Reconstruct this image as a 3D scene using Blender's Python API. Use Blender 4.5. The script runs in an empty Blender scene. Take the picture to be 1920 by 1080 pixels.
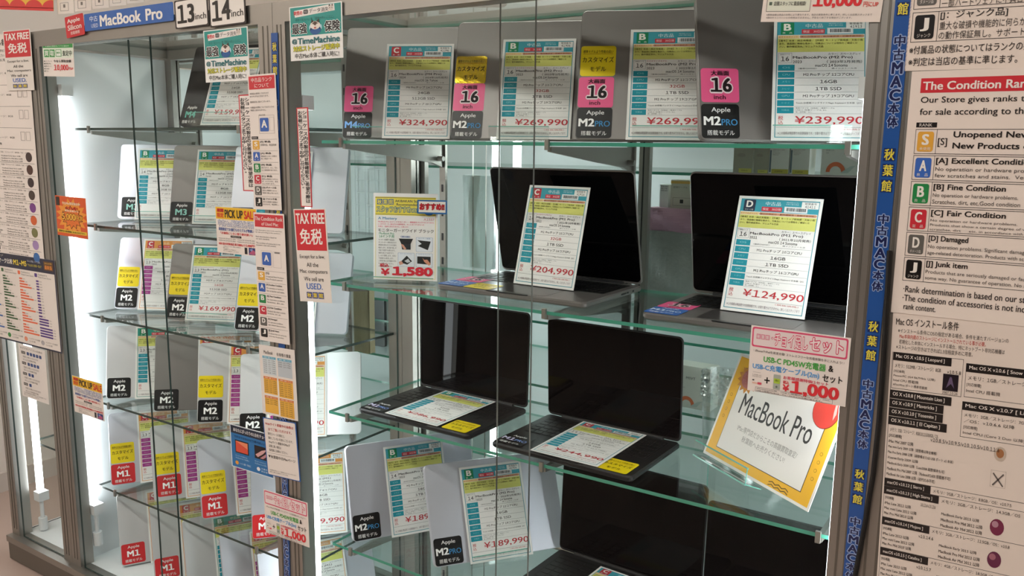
import bpy, bmesh, math, random
import numpy as np
from mathutils import Matrix, Vector

# ------------------------------------------------------------------ camera, world, lights
SC = bpy.context.scene
COL = SC.collection
H = 1.33                                   # eye height above the shop floor
FPX, YAW, PITCH, ROLL = 1573.87, math.radians(33.281), math.radians(9.655), math.radians(0.626)
_F = np.array([-math.sin(YAW)*math.cos(PITCH), math.cos(YAW)*math.cos(PITCH), -math.sin(PITCH)])
_r = np.array([math.cos(YAW), math.sin(YAW), 0.0]); _u = np.cross(_r, _F)
_R = math.cos(ROLL)*_r + math.sin(ROLL)*_u
_U = -math.sin(ROLL)*_r + math.cos(ROLL)*_u
cam_data = bpy.data.cameras.new('camera')
cam_data.sensor_width = 36.0
cam_data.lens = 36.0*FPX/1920.0
cam_data.clip_start = 0.05
cam = bpy.data.objects.new('camera', cam_data)
COL.objects.link(cam)
cam.matrix_world = Matrix(((_R[0], _U[0], -_F[0], 0), (_R[1], _U[1], -_F[1], 0), (_R[2], _U[2], -_F[2], H), (0, 0, 0, 1)))
SC.camera = cam

world = bpy.data.worlds.new('world'); SC.world = world; world.use_nodes = True
world.node_tree.nodes['Background'].inputs[0].default_value = (0.80, 0.78, 0.75, 1)
world.node_tree.nodes['Background'].inputs[1].default_value = 0.25
SC.view_settings.view_transform = 'Standard'
SC.view_settings.look = 'None'
SC.view_settings.gamma = 1.0
SC.view_settings.exposure = 0.95
SC.view_settings.use_curve_mapping = False
SC.cycles.transparent_max_bounces = 48
SC.cycles.max_bounces = 10
LED = 8.0            # showcase tubes
CEIL = 9.0            # ceiling strip lights
FLOOR_Z, CEIL_Z = 0.0, 2.7

def ray(px, py):
    d = _R*((px-960)/FPX) - _U*((py-540)/FPX) + _F
    return d
def at_y(px, py, Y):
    d = ray(px, py); p = d*(Y/d[1]); return Vector((p[0], p[1], p[2]+H))
def at_z(px, py, z):                      # z measured from eye level
    d = ray(px, py); p = d*(z/d[2]); return Vector((p[0], p[1], p[2]+H))

# ------------------------------------------------------------------ materials
def lin(c):
    if isinstance(c, str):
        c = c.lstrip('#'); c = [int(c[i:i+2], 16)/255 for i in (0, 2, 4)]
    return tuple(((v/12.92) if v <= .04045 else ((v+.055)/1.055)**2.4) for v in c)
MATS = {}
def principled(name, col, rough=.5, metal=0.0, spec=.5, bump=0.0, bscale=200.0, vary=0.0, vscale=6.0):
    if name in MATS: return MATS[name]
    m = bpy.data.materials.new(name); m.use_nodes = True
    nt = m.node_tree; b = nt.nodes['Principled BSDF']
    c = lin(col)
    b.inputs['Base Color'].default_value = (*c, 1)
    b.inputs['Roughness'].default_value = rough
    b.inputs['Metallic'].default_value = metal
    b.inputs['Specular IOR Level'].default_value = spec
    if bump or vary:
        tc = nt.nodes.new('ShaderNodeTexCoord')
        nz = nt.nodes.new('ShaderNodeTexNoise'); nz.inputs['Scale'].default_value = bscale if bump else vscale
        nz.inputs['Detail'].default_value = 4
        nt.links.new(tc.outputs['Object'], nz.inputs['Vector'])
        if bump:
            bp = nt.nodes.new('ShaderNodeBump'); bp.inputs['Strength'].default_value = bump; bp.inputs['Distance'].default_value = .002
            nt.links.new(nz.outputs['Fac'], bp.inputs['Height']); nt.links.new(bp.outputs['Normal'], b.inputs['Normal'])
        if vary:
            n2 = nz
            if bump:
                n2 = nt.nodes.new('ShaderNodeTexNoise'); n2.inputs['Scale'].default_value = vscale
                nt.links.new(tc.outputs['Object'], n2.inputs['Vector'])
            rp = nt.nodes.new('ShaderNodeValToRGB')
            rp.color_ramp.elements[0].position = .3; rp.color_ramp.elements[1].position = .7
            rp.color_ramp.elements[0].color = (*[max(0, v*(1-vary)) for v in c], 1)
            rp.color_ramp.elements[1].color = (*[min(1, v*(1+vary)) for v in c], 1)
            nt.links.new(n2.outputs['Fac'], rp.inputs['Fac']); nt.links.new(rp.outputs['Color'], b.inputs['Base Color'])
    MATS[name] = m
    return m
def ink(col, gloss=False):
    return principled(('film ' if gloss else 'ink ')+col, col, .28 if gloss else .6, spec=.5 if gloss else .3)
def thin_glass(name, tint, refl=1.0, rough=0.0):
    if name in MATS: return MATS[name]
    m = bpy.data.materials.new(name); m.use_nodes = True
    nt = m.node_tree; nt.nodes.remove(nt.nodes['Principled BSDF'])
    out = nt.nodes['Material Output']
    tr = nt.nodes.new('ShaderNodeBsdfTransparent'); tr.inputs[0].default_value = (*tint, 1)
    gl = nt.nodes.new('ShaderNodeBsdfGlossy'); gl.inputs['Roughness'].default_value = rough
    lw = nt.nodes.new('ShaderNodeLayerWeight'); lw.inputs['Blend'].default_value = .5
    pw = nt.nodes.new('ShaderNodeMath'); pw.operation = 'POWER'; pw.inputs[1].default_value = 5
    ma = nt.nodes.new('ShaderNodeMath'); ma.operation = 'MULTIPLY_ADD'; ma.inputs[1].default_value = .96*refl; ma.inputs[2].default_value = .04*refl
    mx = nt.nodes.new('ShaderNodeMixShader')
    nt.links.new(lw.outputs['Facing'], pw.inputs[0]); nt.links.new(pw.outputs[0], ma.inputs[0])
    nt.links.new(ma.outputs[0], mx.inputs[0]); nt.links.new(tr.outputs[0], mx.inputs[1]); nt.links.new(gl.outputs[0], mx.inputs[2])
    nt.links.new(mx.outputs[0], out.inputs[0])
    MATS[name] = m
    return m
def emit(name, col, s):
    if name in MATS: return MATS[name]
    m = bpy.data.materials.new(name); m.use_nodes = True
    nt = m.node_tree; nt.nodes.remove(nt.nodes['Principled BSDF'])
    e = nt.nodes.new('ShaderNodeEmission'); e.inputs[0].default_value = (*col, 1); e.inputs[1].default_value = s
    nt.links.new(e.outputs[0], nt.nodes['Material Output'].inputs[0])
    MATS[name] = m
    return m
ALU = principled('aluminium', '#a19e98', .38, .85, bump=.05, bscale=400)
ALU_DARK = principled('aluminium dark', '#77736c', .42, .7, bump=.05, bscale=400)
WHITE_PANEL = principled('white panel', '#dfe2e4', .45, vary=.02)
GLASS = thin_glass('clear pane', (.975, .99, .985), .16)
GLASS_SHELF = thin_glass('shelf glass', (.95, .98, .97))
GLASS_EDGE = principled('glass edge green', '#4b9a84', .15, spec=.6)
GLASS_EDGE_DARK = principled('glass edge dark', '#33403c', .2)
ACRYLIC = thin_glass('acrylic', (.97, .985, .98), 1.4)
ACRYLIC_EDGE = principled('acrylic edge', '#79c4b4', .12, spec=.8)
LEDM = emit('tube light', (.93, .97, 1.0), LED)
CEILM = emit('ceiling strip light', (1.0, .935, .86), CEIL)
LEDR = emit('rear tube light', (.93, .97, .98), 7.5)
SILVER = principled('silver shell', '#c9cad3', .36, .55, vary=.015)
GREY = principled('space grey shell', '#7b7775', .36, .45, vary=.02)
BLACKSHELL = principled('black shell', '#1e1e20', .4, .15, vary=.02)
WHITESHELL = principled('pale silver shell', '#d6d6d8', .36, .45, vary=.015)
SEAM = principled('dark seam', '#1c1c1e', .5)
SCREEN = principled('black screen glass', '#030304', .03, spec=.08)
KEYWELL = principled('black key well', '#0b0b0c', .5)
KEY = principled('black key', '#151516', .42)
PORT = principled('port', '#070707', .6)
TRACK = principled('trackpad', '#54504f', .3, .4)
PAPER = principled('white paper', '#f1f0ee', .6, spec=.3)
PAPER_WARM = principled('laminated paper', '#efe6df', .35)

# ------------------------------------------------------------------ mesh helpers
class MB:
    """collects verts / faces / material slots for one mesh"""
    def __init__(s): s.v, s.f, s.mi, s.mats, s.n = [], [], [], [], 0
    def slot(s, m):
        if m not in s.mats: s.mats.append(m)
        return s.mats.index(m)
    def add(s, verts, faces, mat):
        i = s.slot(mat); k = s.n
        s.v.extend([tuple(map(float, v)) for v in verts]); s.n += len(verts)
        for f in faces: s.f.append([q+k for q in f]); s.mi.append(i)
    def box(s, a, b, mat, edge=None, thin=None):
        x0, y0, z0 = a; x1, y1, z1 = b
        v = [(x0,y0,z0),(x1,y0,z0),(x1,y1,z0),(x0,y1,z0),(x0,y0,z1),(x1,y0,z1),(x1,y1,z1),(x0,y1,z1)]
        fs = {'z': [(3,2,1,0),(4,5,6,7)], 'y': [(0,1,5,4),(2,3,7,6)], 'x': [(1,2,6,5),(3,0,4,7)]}
        for ax, f in fs.items():
            s.add(v, f, mat if (edge is None or ax == thin) else edge)
    def obox(s, P, ex, ey, ez, mat):     # oriented box from a corner and three edge vectors
        P, ex, ey, ez = map(Vector, (P, ex, ey, ez))
        v = [P, P+ex, P+ex+ey, P+ey, P+ez, P+ex+ez, P+ex+ey+ez, P+ey+ez]
        s.add(v, [(3,2,1,0),(4,5,6,7),(0,1,5,4),(2,3,7,6),(1,2,6,5),(3,0,4,7)], mat)
    def cyl(s, a, b, r, mat, n=14, r2=None):
        a, b = Vector(a), Vector(b); d = (b-a).normalized()
        t = Vector((1,0,0)) if abs(d.x) < .9 else Vector((0,1,0))
        e = d.cross(t).normalized(); g = d.cross(e); r2 = r if r2 is None else r2
        ring = lambda c, q: [c+e*(q*math.cos(2*math.pi*k/n))+g*(q*math.sin(2*math.pi*k/n)) for k in range(n)]
        v = ring(a, r)+ring(b, r2)
        f = [(k, (k+1) % n, n+(k+1) % n, n+k) for k in range(n)]+[tuple(range(n-1, -1, -1)), tuple(range(n, 2*n))]
        s.add(v, f, mat)
    def rprism(s, x0, y0, w, h, r, z0, z1, mat, bev=.0, side=None, seg=6):
        """rounded rectangle slab in XY between z0 and z1 with small bevels"""
        def ring(ins, z):
            rr = max(r-ins, .0002); out = []
            for cx, cy, a0 in ((x0+w-r, y0+h-r, 0), (x0+r, y0+h-r, 90), (x0+r, y0+r, 180), (x0+w-r, y0+r, 270)):
                for k in range(seg+1):
                    a = math.radians(a0+90*k/seg); out.append((cx+rr*math.cos(a), cy+rr*math.sin(a), z))
            return out
        rings = [ring(bev, z0), ring(0, z0+bev), ring(0, z1-bev), ring(bev, z1)] if bev else [ring(0, z0), ring(0, z1)]
        n = 4*(seg+1); v = [p for q in rings for p in q]
        f = []
        for j in range(len(rings)-1):
            for k in range(n): f.append((j*n+k, j*n+(k+1) % n, (j+1)*n+(k+1) % n, (j+1)*n+k))
        s.add(v, f, side or mat)
        s.add(rings[0], [tuple(range(n-1, -1, -1))], mat); s.add(rings[-1], [tuple(range(n))], mat)
    def build(s, name, parent=None, mat=None, smooth=False):
        me = bpy.data.meshes.new(name); me.from_pydata(s.v, [], s.f)
        for m in s.mats: me.materials.append(m)
        me.polygons.foreach_set('material_index', s.mi)
        if smooth: me.polygons.foreach_set('use_smooth', [True]*len(s.f))
        me.update()
        o = bpy.data.objects.new(name, me); COL.objects.link(o)
        if parent is not None: o.parent = parent
        if mat is not None: o.matrix_world = mat
        return o
def tag(o, label=None, cat=None, group=None, kind=None):
    if label: o['label'] = label
    if cat: o['category'] = cat
    if group: o['group'] = group
    if kind: o['kind'] = kind
    return o
def empty(name, mat):
    o = bpy.data.objects.new(name, None); COL.objects.link(o); o.empty_display_size = .05
    o.matrix_world = mat
    return o
def frame_of(X, Y, z, yaw, lean):         # x = width, y = up the face, z = out of the face; z measured from eye level
    y, l = math.radians(yaw), math.radians(lean)
    e1 = Vector((math.cos(y), math.sin(y), 0)); b = Vector((-math.sin(y), math.cos(y), 0))
    e2 = b*math.sin(l)+Vector((0, 0, math.cos(l))); n = e1.cross(e2)
    return Matrix(((e1.x, e2.x, n.x, X), (e1.y, e2.y, n.y, Y), (e1.z, e2.z, n.z, z+H), (0, 0, 0, 1)))

# ------------------------------------------------------------------ lettering
_tc = bpy.data.curves.new('lettering', 'FONT'); _tc.resolution_u = 3; _tc.fill_mode = 'FRONT'
_to = bpy.data.objects.new('lettering', _tc)
TXT = {}
def glyphs(st, bold):
    """outline of a line of lettering; heavier weights overlay shifted copies of the thin one"""
    key = (st, bold)
    if key not in TXT:
        if bold == 0 and '1' in st and len(st) > 1 or (bold == 0 and st == '1'):
            # the default face draws 1 as a plain bar: set a flagged 1 between the other characters
            fl, ff, fb = glyphs('\uff11', 0); zb = glyphs('0', 0)[2]; k = (zb[3]-zb[1])/(fb[3]-fb[1]); bar = glyphs('l', 0)[2][2]
            V_, f, x = [], [], 0.0; n0 = 0
            for i, seg in enumerate(st.split('1')):
                if i:
                    V_.append((fl-np.array((fb[0], fb[1], 0)))*np.array((k*1.05, k, 1))+np.array((x+.06, zb[1], 0))); f += [tuple(q+n0 for q in p) for p in ff]; n0 += len(fl); x += (fb[2]-fb[0])*k*1.05+.12
                if seg:
                    sv, sf, _ = glyphs(seg, 0)
                    V_.append(sv+np.array((x, 0, 0))); f += [tuple(q+n0 for q in p) for p in sf]; n0 += len(sv); x += glyphs(seg+'l', 0)[2][2]-bar
            v = np.concatenate(V_)
        elif bold == 0:
            _tc.body = st
            me = bpy.data.meshes.new_from_object(_to)
            v = np.zeros(len(me.vertices)*3); me.vertices.foreach_get('co', v); v = v.reshape(-1, 3); v[:, 2] = 0
            f = [tuple(p.vertices) for p in me.polygons]
            bpy.data.meshes.remove(me)
        else:
            v0, f0, _ = glyphs(st, 0)
            if bold < .012: sh = [(0, 0)]
            elif bold < .03: sh = [(-bold*.6, 0), (bold*.6, 0)]
            elif bold < .06: q = bold*.72; sh = [(-q, -q*.5), (q, -q*.5), (-q, q*.5), (q, q*.5), (0, 0)]
            else: sh = [(bold*.8*math.cos(k*math.pi/5), bold*.8*math.sin(k*math.pi/5)) for k in range(10)]
            v = np.concatenate([v0+np.array((*d, k*2.2e-5)) for k, d in enumerate(sh)]) if len(v0) else v0
            f = [tuple(i+k*len(v0) for i in p) for k in range(len(sh)) for p in f0]
        if len(v) == 0: v = np.zeros((0, 3)); box = (0, 0, 1, 1)
        else: box = (v[:, 0].min(), v[:, 1].min(), v[:, 0].max(), v[:, 1].max())
        TXT[key] = (v, f, box)
    return TXT[key]

class Sheet:
    """a printed sheet; design units dw x dh with the origin top-left, y down"""
    LAY = .00022
    def __init__(s, dw, dh, w, h, base='#f1f0ee', gloss=False, radius=0, thick=.0006, basemat=None):
        s.dw, s.dh, s.w, s.h, s.gloss = dw, dh, w, h, gloss
        s.sx, s.sy = w/dw, h/dh; s.m = MB()
        bm = basemat or ink(base, gloss)
        if radius: s.m.rprism(0, 0, w, h, radius, -thick, 0, bm, side=bm)
        else: s.m.box((0, 0, -thick), (w, h, 0), bm)
    def ink(s, c): return c if not isinstance(c, str) else ink(c, s.gloss)
    def pts(s, P, lay): return [(x*s.sx, s.h-y*s.sy, lay*s.LAY) for x, y in P]
    def poly(s, P, c, lay=1):
        a = sum(P[i][0]*P[(i+1) % len(P)][1]-P[(i+1) % len(P)][0]*P[i][1] for i in range(len(P)))
        P = list(P) if a < 0 else list(P)[::-1]
        s.m.add(s.pts(P, lay), [tuple(range(len(P)))], s.ink(c)); return s
    def rect(s, x, y, w, h, c, lay=1): return s.poly([(x, y), (x+w, y), (x+w, y+h), (x, y+h)], c, lay)
    def rrect(s, x, y, w, h, r, c, lay=1):
        P = []
        for cx, cy, a0 in ((x+w-r, y+h-r, 0), (x+r, y+h-r, 90), (x+r, y+r, 180), (x+w-r, y+r, 270)):
            for k in range(5):
                a = math.radians(a0+90*k/4); P.append((cx+r*math.cos(a), cy+r*math.sin(a)))
        return s.poly(P, c, lay)
    def disc(s, x, y, rx, ry, c, lay=1, n=20):
        return s.poly([(x+rx*math.cos(2*math.pi*k/n), y+ry*math.sin(2*math.pi*k/n)) for k in range(n)], c, lay)
    def box(s, x, y, w, h, t, c, lay=1):      # outline
        s.rect(x, y, w, t, c, lay); s.rect(x, y+h-t, w, t, c, lay); s.rect(x, y, t, h, c, lay); s.rect(x+w-t, y, t, h, c, lay); return s
    def t(s, x, y, w, h, st, c='#1a1a1a', bold=0.0, lay=3, slant=0.0):
        """lettering stretched into the box x, y, w, h"""
        v, f, b = glyphs(st, bold)
        if not len(v): return s
        u = (v[:, 0]-b[0])/max(b[2]-b[0], 1e-6); q = (v[:, 1]-b[1])/max(b[3]-b[1], 1e-6)
        X = (x+u*w+slant*q*h)*s.sx; Y = s.h-(y+h-q*h)*s.sy
        s.m.add([(a, d, lay*s.LAY+e) for a, d, e in zip(X, Y, v[:, 2])], f, s.ink(c)); return s
    def tt(s, x, y, w, h, st, c, oc, bold=.02, ob=.07, lay=3):   # outlined lettering
        v, f, b = glyphs(st, bold); v2, f2, b2 = glyphs(st, ob)
        kx = w/(b[2]-b[0]); ky = h/(b[3]-b[1])
        for (vv, ff, cc, ll) in ((v2, f2, oc, lay), (v, f, c, lay+1)):
            s.m.add([((x+(p[0]-b[0])*kx)*s.sx, s.h-(y+h-(p[1]-b[1])*ky)*s.sy, ll*s.LAY+p[2]) for p in vv], ff, s.ink(cc))
        return s
    def tv(s, x, y, w, h, st, c='#1a1a1a', bold=0.0, lay=3, fill=.9):   # vertical lettering
        n = len(st); ch = h/n
        for k, g in enumerate(st):
            if g.strip():
                v, f, b = glyphs(g, bold); gw, gh = b[2]-b[0], b[3]-b[1]
                ww = w*min(1, gw/.85); hh = ch*fill*min(1, gh/.85)
                s.t(x+(w-ww)/2, y+k*ch+(ch-hh)/2, ww, hh, g, c, bold, lay)
        return s
    def lines(s, x, y, w, h, rows, c='#3a3a3a', bold=0.0, lead=1.5, lay=3):   # rows of small print
        lh = h/(len(rows)*lead-(lead-1)) if len(rows) else h
        longest = max(len(r) for r in rows)
        for k, r in enumerate(rows):
            s.t(x, y+k*lh*lead, w*min(1, max(.2, len(r)/longest)), lh, r, c, bold, lay)
        return s
    def build(s, name, mat=None, parent=None):
        o = s.m.build(name, parent)
        if mat is not None:
            if parent is None: o.matrix_world = mat
            else: o.matrix_basis = mat
        return o
def sheet_frame(TL, TR, BL, Y):
    a, b, c = at_y(*TL, Y), at_y(*TR, Y), at_y(*BL, Y)
    ex, v = b-a, a-c
    if v.length > 2.5*ex.length:          # a long strip: trust its long side
        ey = v.normalized(); h = v.length; ex -= ey*ex.dot(ey); w = ex.length; ex.normalize()
    else:
        w = ex.length; ex.normalize(); v -= ex*v.dot(ex); h = v.length; ey = v.normalized()
    n = ex.cross(ey)
    return Matrix(((ex.x, ey.x, n.x, a.x-ey.x*h), (ex.y, ey.y, n.y, a.y-ey.y*h), (ex.z, ey.z, n.z, a.z-ey.z*h), (0, 0, 0, 1))), w, h

# ------------------------------------------------------------------ the room
def struct(name, mb):
    return tag(mb.build(name), kind='structure')
FLOORM = principled('vinyl floor', '#b6a196', .45, bump=.03, bscale=60, vary=.03, vscale=3)
WALLM = principled('painted wall', '#e4dcd4', .8, vary=.01)
WALLD = principled('store wall opposite', '#24211f', .8, vary=.05)
CEILW = principled('ceiling board', '#d9d6d0', .8, vary=.02)
m = MB(); m.box((-4.6, -3.2, -.05), (2.4, 3.4, 0), FLOORM); struct('floor', m)
m = MB(); m.box((-4.6, -3.2, CEIL_Z), (2.4, 3.4, CEIL_Z+.05), CEILW); struct('ceiling', m)
m = MB(); m.box((-3.36, -3.2, 0), (-3.30, 3.4, CEIL_Z), WALLM); struct('wall_left', m)
m = MB(); m.box((-3.30, -3.2, 0), (-3.285, 3.4, .075), principled('baseboard vinyl', '#cfc6be', .5)); struct('baseboard_left', m)
m = MB(); m.box((-4.6, 3.2, 0), (2.4, 3.26, CEIL_Z), WALLM); struct('wall_back', m)
m = MB(); m.box((-4.6, -3.06, 0), (2.4, -3.0, CEIL_Z), WALLD); struct('wall_front', m)
m = MB(); m.box((2.2, -3.2, 0), (2.26, 3.4, CEIL_Z), WALLD); struct('wall_right', m)
k = 0
for (x, y, where) in ((-2.6, -.35, 'farthest along the aisle'), (-.9, -.35, 'above the wide showcase'), (.9, -.35, 'above the taped notices'), (-2.6, -1.7, 'at the far back of the shop'), (-.6, -1.7, 'behind the aisle'), (-1.6, 2.45, 'over the rear showcase')):
    r = tag(empty('ceiling_light', Matrix.Translation((x, y, CEIL_Z))), 'long white ceiling strip light '+where, 'ceiling light', 'ceiling strip lights')
    m = MB(); m.box((-.62, -.16, -.05), (.62, .16, -.001), principled('lamp housing', '#e8e8e6', .5)); m.build('lamp_housing', r)
    m = MB(); m.box((-.6, -.14, -.062), (.6, .14, -.0505), CEILM); m.build('diffuser', r)

# ------------------------------------------------------------------ glass showcases
FY, BY = 1.235, 1.66            # front of the posts, back glass
DECK, TOP = .085, 1.615
def bracket_mb(x):
    m = MB(); t = .004
    P = [(1.305, -.008), (1.64, -.008), (1.64, -.062), (1.60, -.05), (1.305, -.017)]
    v = [(x-t, y, z) for y, z in P]+[(x+t, y, z) for y, z in P]; n = len(P)
    m.add(v, [tuple(range(n)), tuple(range(2*n-1, n-1, -1))]+[(k, k+n, (k+1) % n+n, (k+1) % n) for k in range(n)], ALU)
    m.box((x-.004, 1.294, -.014), (x+.004, 1.2995, .005), ALU)      # the clip that holds the front edge
    m.cyl((x-.02, 1.62, -.04), (x+.02, 1.62, -.04), .006, ALU)
    return m
def showcase(x0, x1, label, shelves, brackets, doors, left=None, right=None, back='glass', edge=GLASS_EDGE, tubes=(), fy=FY, by=BY, pw=.045, post=ALU, lamp=None, tr=.0105):
    r = tag(empty('showcase', Matrix.Translation(((x0+x1)/2, (fy+by)/2, 0))), label, 'showcase', 'glass showcases')
    off = Matrix.Translation((-(x0+x1)/2, -(fy+by)/2, 0))
    def put(mb, name, parent=r):
        o = mb.build(name, parent)
        if parent is r: o.matrix_parent_inverse = off
        return o
    for (xa, ya) in ((x0, fy), (x1-pw, fy), (x0, by-.03), (x1-pw, by-.03)):
        m = MB(); m.box((xa, ya, DECK), (xa+pw, ya+(.04 if ya == fy else .03), TOP-.04), post)
        if ya == fy:        # the extrusion's grooves
            for gx in (.3, .62):
                m.box((xa+pw*gx, ya-.0008, DECK+.02), (xa+pw*gx+.003, ya-.0001, TOP-.045), ALU_DARK)
        put(m, 'post')
    for ya, yb, nm in ((fy, fy+.04, 'top_rail'), (by-.03, by, 'top_rail')):
        m = MB(); m.box((x0, ya, TOP-.04), (x1, yb, TOP), post); put(m, nm)
    for xa in (x0, x1-.03):
        m = MB(); m.box((xa, fy+.041, TOP-.035), (xa+.03, by-.031, TOP-.002), post); put(m, 'top_rail')
    m = MB(); m.box((x0, fy-.015, .005), (x1, by, DECK-.012), ALU_DARK); m.box((x0, fy-.02, DECK-.02), (x1, fy+.03, DECK), ALU); put(m, 'plinth')
    m = MB(); m.box((x0+.005, fy+.031, DECK-.01), (x1-.005, by-.031, DECK), WHITE_PANEL); put(m, 'deck')
    m = MB(); m.box((x0+.031, fy+.042, TOP-.012), (x1-.031, by-.032, TOP-.006), GLASS_SHELF, edge, 'z'); put(m, 'top_pane')
    m = MB()
    if back == 'glass': m.box((x0+pw, by-.012, DECK), (x1-pw, by-.007, TOP-.04), GLASS, edge, 'y')
    else: m.box((x0+pw, by-.012, DECK), (x1-pw, by-.006, TOP-.04), WHITE_PANEL)
    put(m, 'back_panel')
    for side, xx in ((left, x0+.012), (right, x1-.017)):
        if side:
            m = MB()
            if side == 'glass': m.box((xx, fy+.041, DECK), (xx+.005, by-.031, TOP-.04), GLASS, edge, 'x')
            else: m.box((xx, fy+.041, DECK), (xx+.005, by-.031, TOP-.04), WHITE_PANEL)
            put(m, 'side_panel')
    for (xa, xb, dy) in doors:
        m = MB(); m.box((xa, fy+dy, DECK+.002), (xb, fy+dy+.005, TOP-.042), GLASS, edge if edge is GLASS_EDGE_DARK else ALU, 'y'); put(m, 'glass_door')
    for bx in brackets:
        if by > 1.6 and fy == FY:
            m = MB(); m.box((bx-.009, 1.641, DECK), (bx+.009, 1.649, TOP-.045), ALU)
            for q in range(24): m.box((bx-.003, 1.6402, DECK+.05+q*.06), (bx+.003, 1.6408, DECK+.068+q*.06), SEAM)
            put(m, 'slotted_rail')
    for (z, xa, xb) in shelves:
        zz = z+H
        m = MB(); m.box((xa, fy+.065, -.0065), (xb, by-.03, 0), GLASS_SHELF, edge, 'z')
        s = m.build('glass_shelf', r); s.matrix_parent_inverse = off; s.location = (0, 0, zz)
        if fy == FY:
            for bx in brackets:
                if xa < bx < xb: bracket_mb(bx).build('shelf_bracket', s)
    for (x, y, z0, z1) in tubes:
        m = MB(); m.cyl((x, y, z0), (x, y, z1), tr, lamp or LEDM, 14); tb = put(m, 'lamp_tube')
        m = MB(); m.box((x-.016, y-.014, z1), (x+.016, y+.018, z1+.03), WHITE_PANEL)
        m.build('lamp_holder', tb); m = MB()
        m.box((x-.016, y-.014, z0-.03), (x+.016, y+.018, z0), WHITE_PANEL); m.cyl((x, y, z0-.031), (x, y, z0-.09), .006, WHITE_PANEL); m.cyl((x, y, z0-.089), (x, y, z0-.13), .013, WHITE_PANEL)
        m.build('lamp_holder', tb)
    return r
SB = dict(r1=.034, r2=-.230, r3=-.488, r4=-.742, r5=-1.006)       # shelf tops, eye level = 0
SCZ = dict(s1=.006, s2=-.300, s3=-.596, s4=-.915)
showcase(-2.72, -2.3705, 'narrow end showcase covered by the operating system chart and benchmark chart notices', [(-.945, -2.68, -2.37)], [], [(-2.66, -2.38, .004)], left='glass', right=None, back='panel', edge=GLASS_EDGE_DARK, tubes=((-2.655, 1.30, .22, 1.43),))
showcase(-2.37, -1.4125, 'glass showcase under the blue sign, shelves of small laptops with price cards', [(SB[k], -2.315, -1.44) for k in SB], (-2.225, -1.61), [(-2.31, at_y(306, 540, FY).x, .002), (at_y(271, 540, FY+.02).x, -1.45, .016)], left='panel', right='glass', back='glass', edge=GLASS_EDGE_DARK, tubes=((-2.325, 1.292, .264, 1.45),), tr=.0075)
showcase(-1.4115, -.2075, 'wide middle glass showcase holding the large laptops with open screens', [(SCZ[k], -1.345, -.245) for k in SCZ], (-1.285, -.78, -.272), [(-1.37, at_y(995, 540, FY).x, .002), (at_y(935, 540, FY+.02).x, -.24, .016)], left=None, right='panel', back='glass', edge=GLASS_EDGE, tubes=((-1.392, 1.292, .2, 1.40), (-.2453, 1.297, .2, 1.40)), pw=.036)
showcase(-.2065, .75, 'showcase on the right whose door is covered by large rank and system notices', [(-.3, -.16, .7), (-.7, -.16, .7)], (), [(-.165, .30, .002), (.28, .71, .016)], left=None, right='glass', back='panel', edge=GLASS_EDGE_DARK)
# the row of cases that stands behind, seen through the back glass
rear = showcase(-2.6, .1, 'rear showcase seen through the back glass of the middle showcase', [(-.055, -2.55, .05), (-.435, -2.55, .05), (-.60, -2.55, .05), (-.82, -2.55, .05)], (), [(-2.55, -1.2, .004), (-1.25, .05, .018)], left='panel', right='panel', back='panel', tubes=((-1.235, 1.80, .5, 1.5), (-1.17, 1.80, 1.1, 1.5), (-2.2, 1.82, .3, 1.5), (-.02, 1.82, .3, 1.5)), fy=1.70, by=2.16, lamp=LEDR)  # leftmost and rightmost tubes are added to brighten this row
for px in (757, 776, 797, 1210):
    p = at_y(px, 400, 1.69)
    m = MB(); m.box((p.x-.012, 1.675, DECK), (p.x+.012, 1.69, TOP-.05), ALU); m.box((p.x-.003, 1.6742, DECK), (p.x, 1.6748, TOP-.05), SEAM)
    o = m.build('mullion', rear); o.matrix_parent_inverse = rear.matrix_world.inverted()

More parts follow.
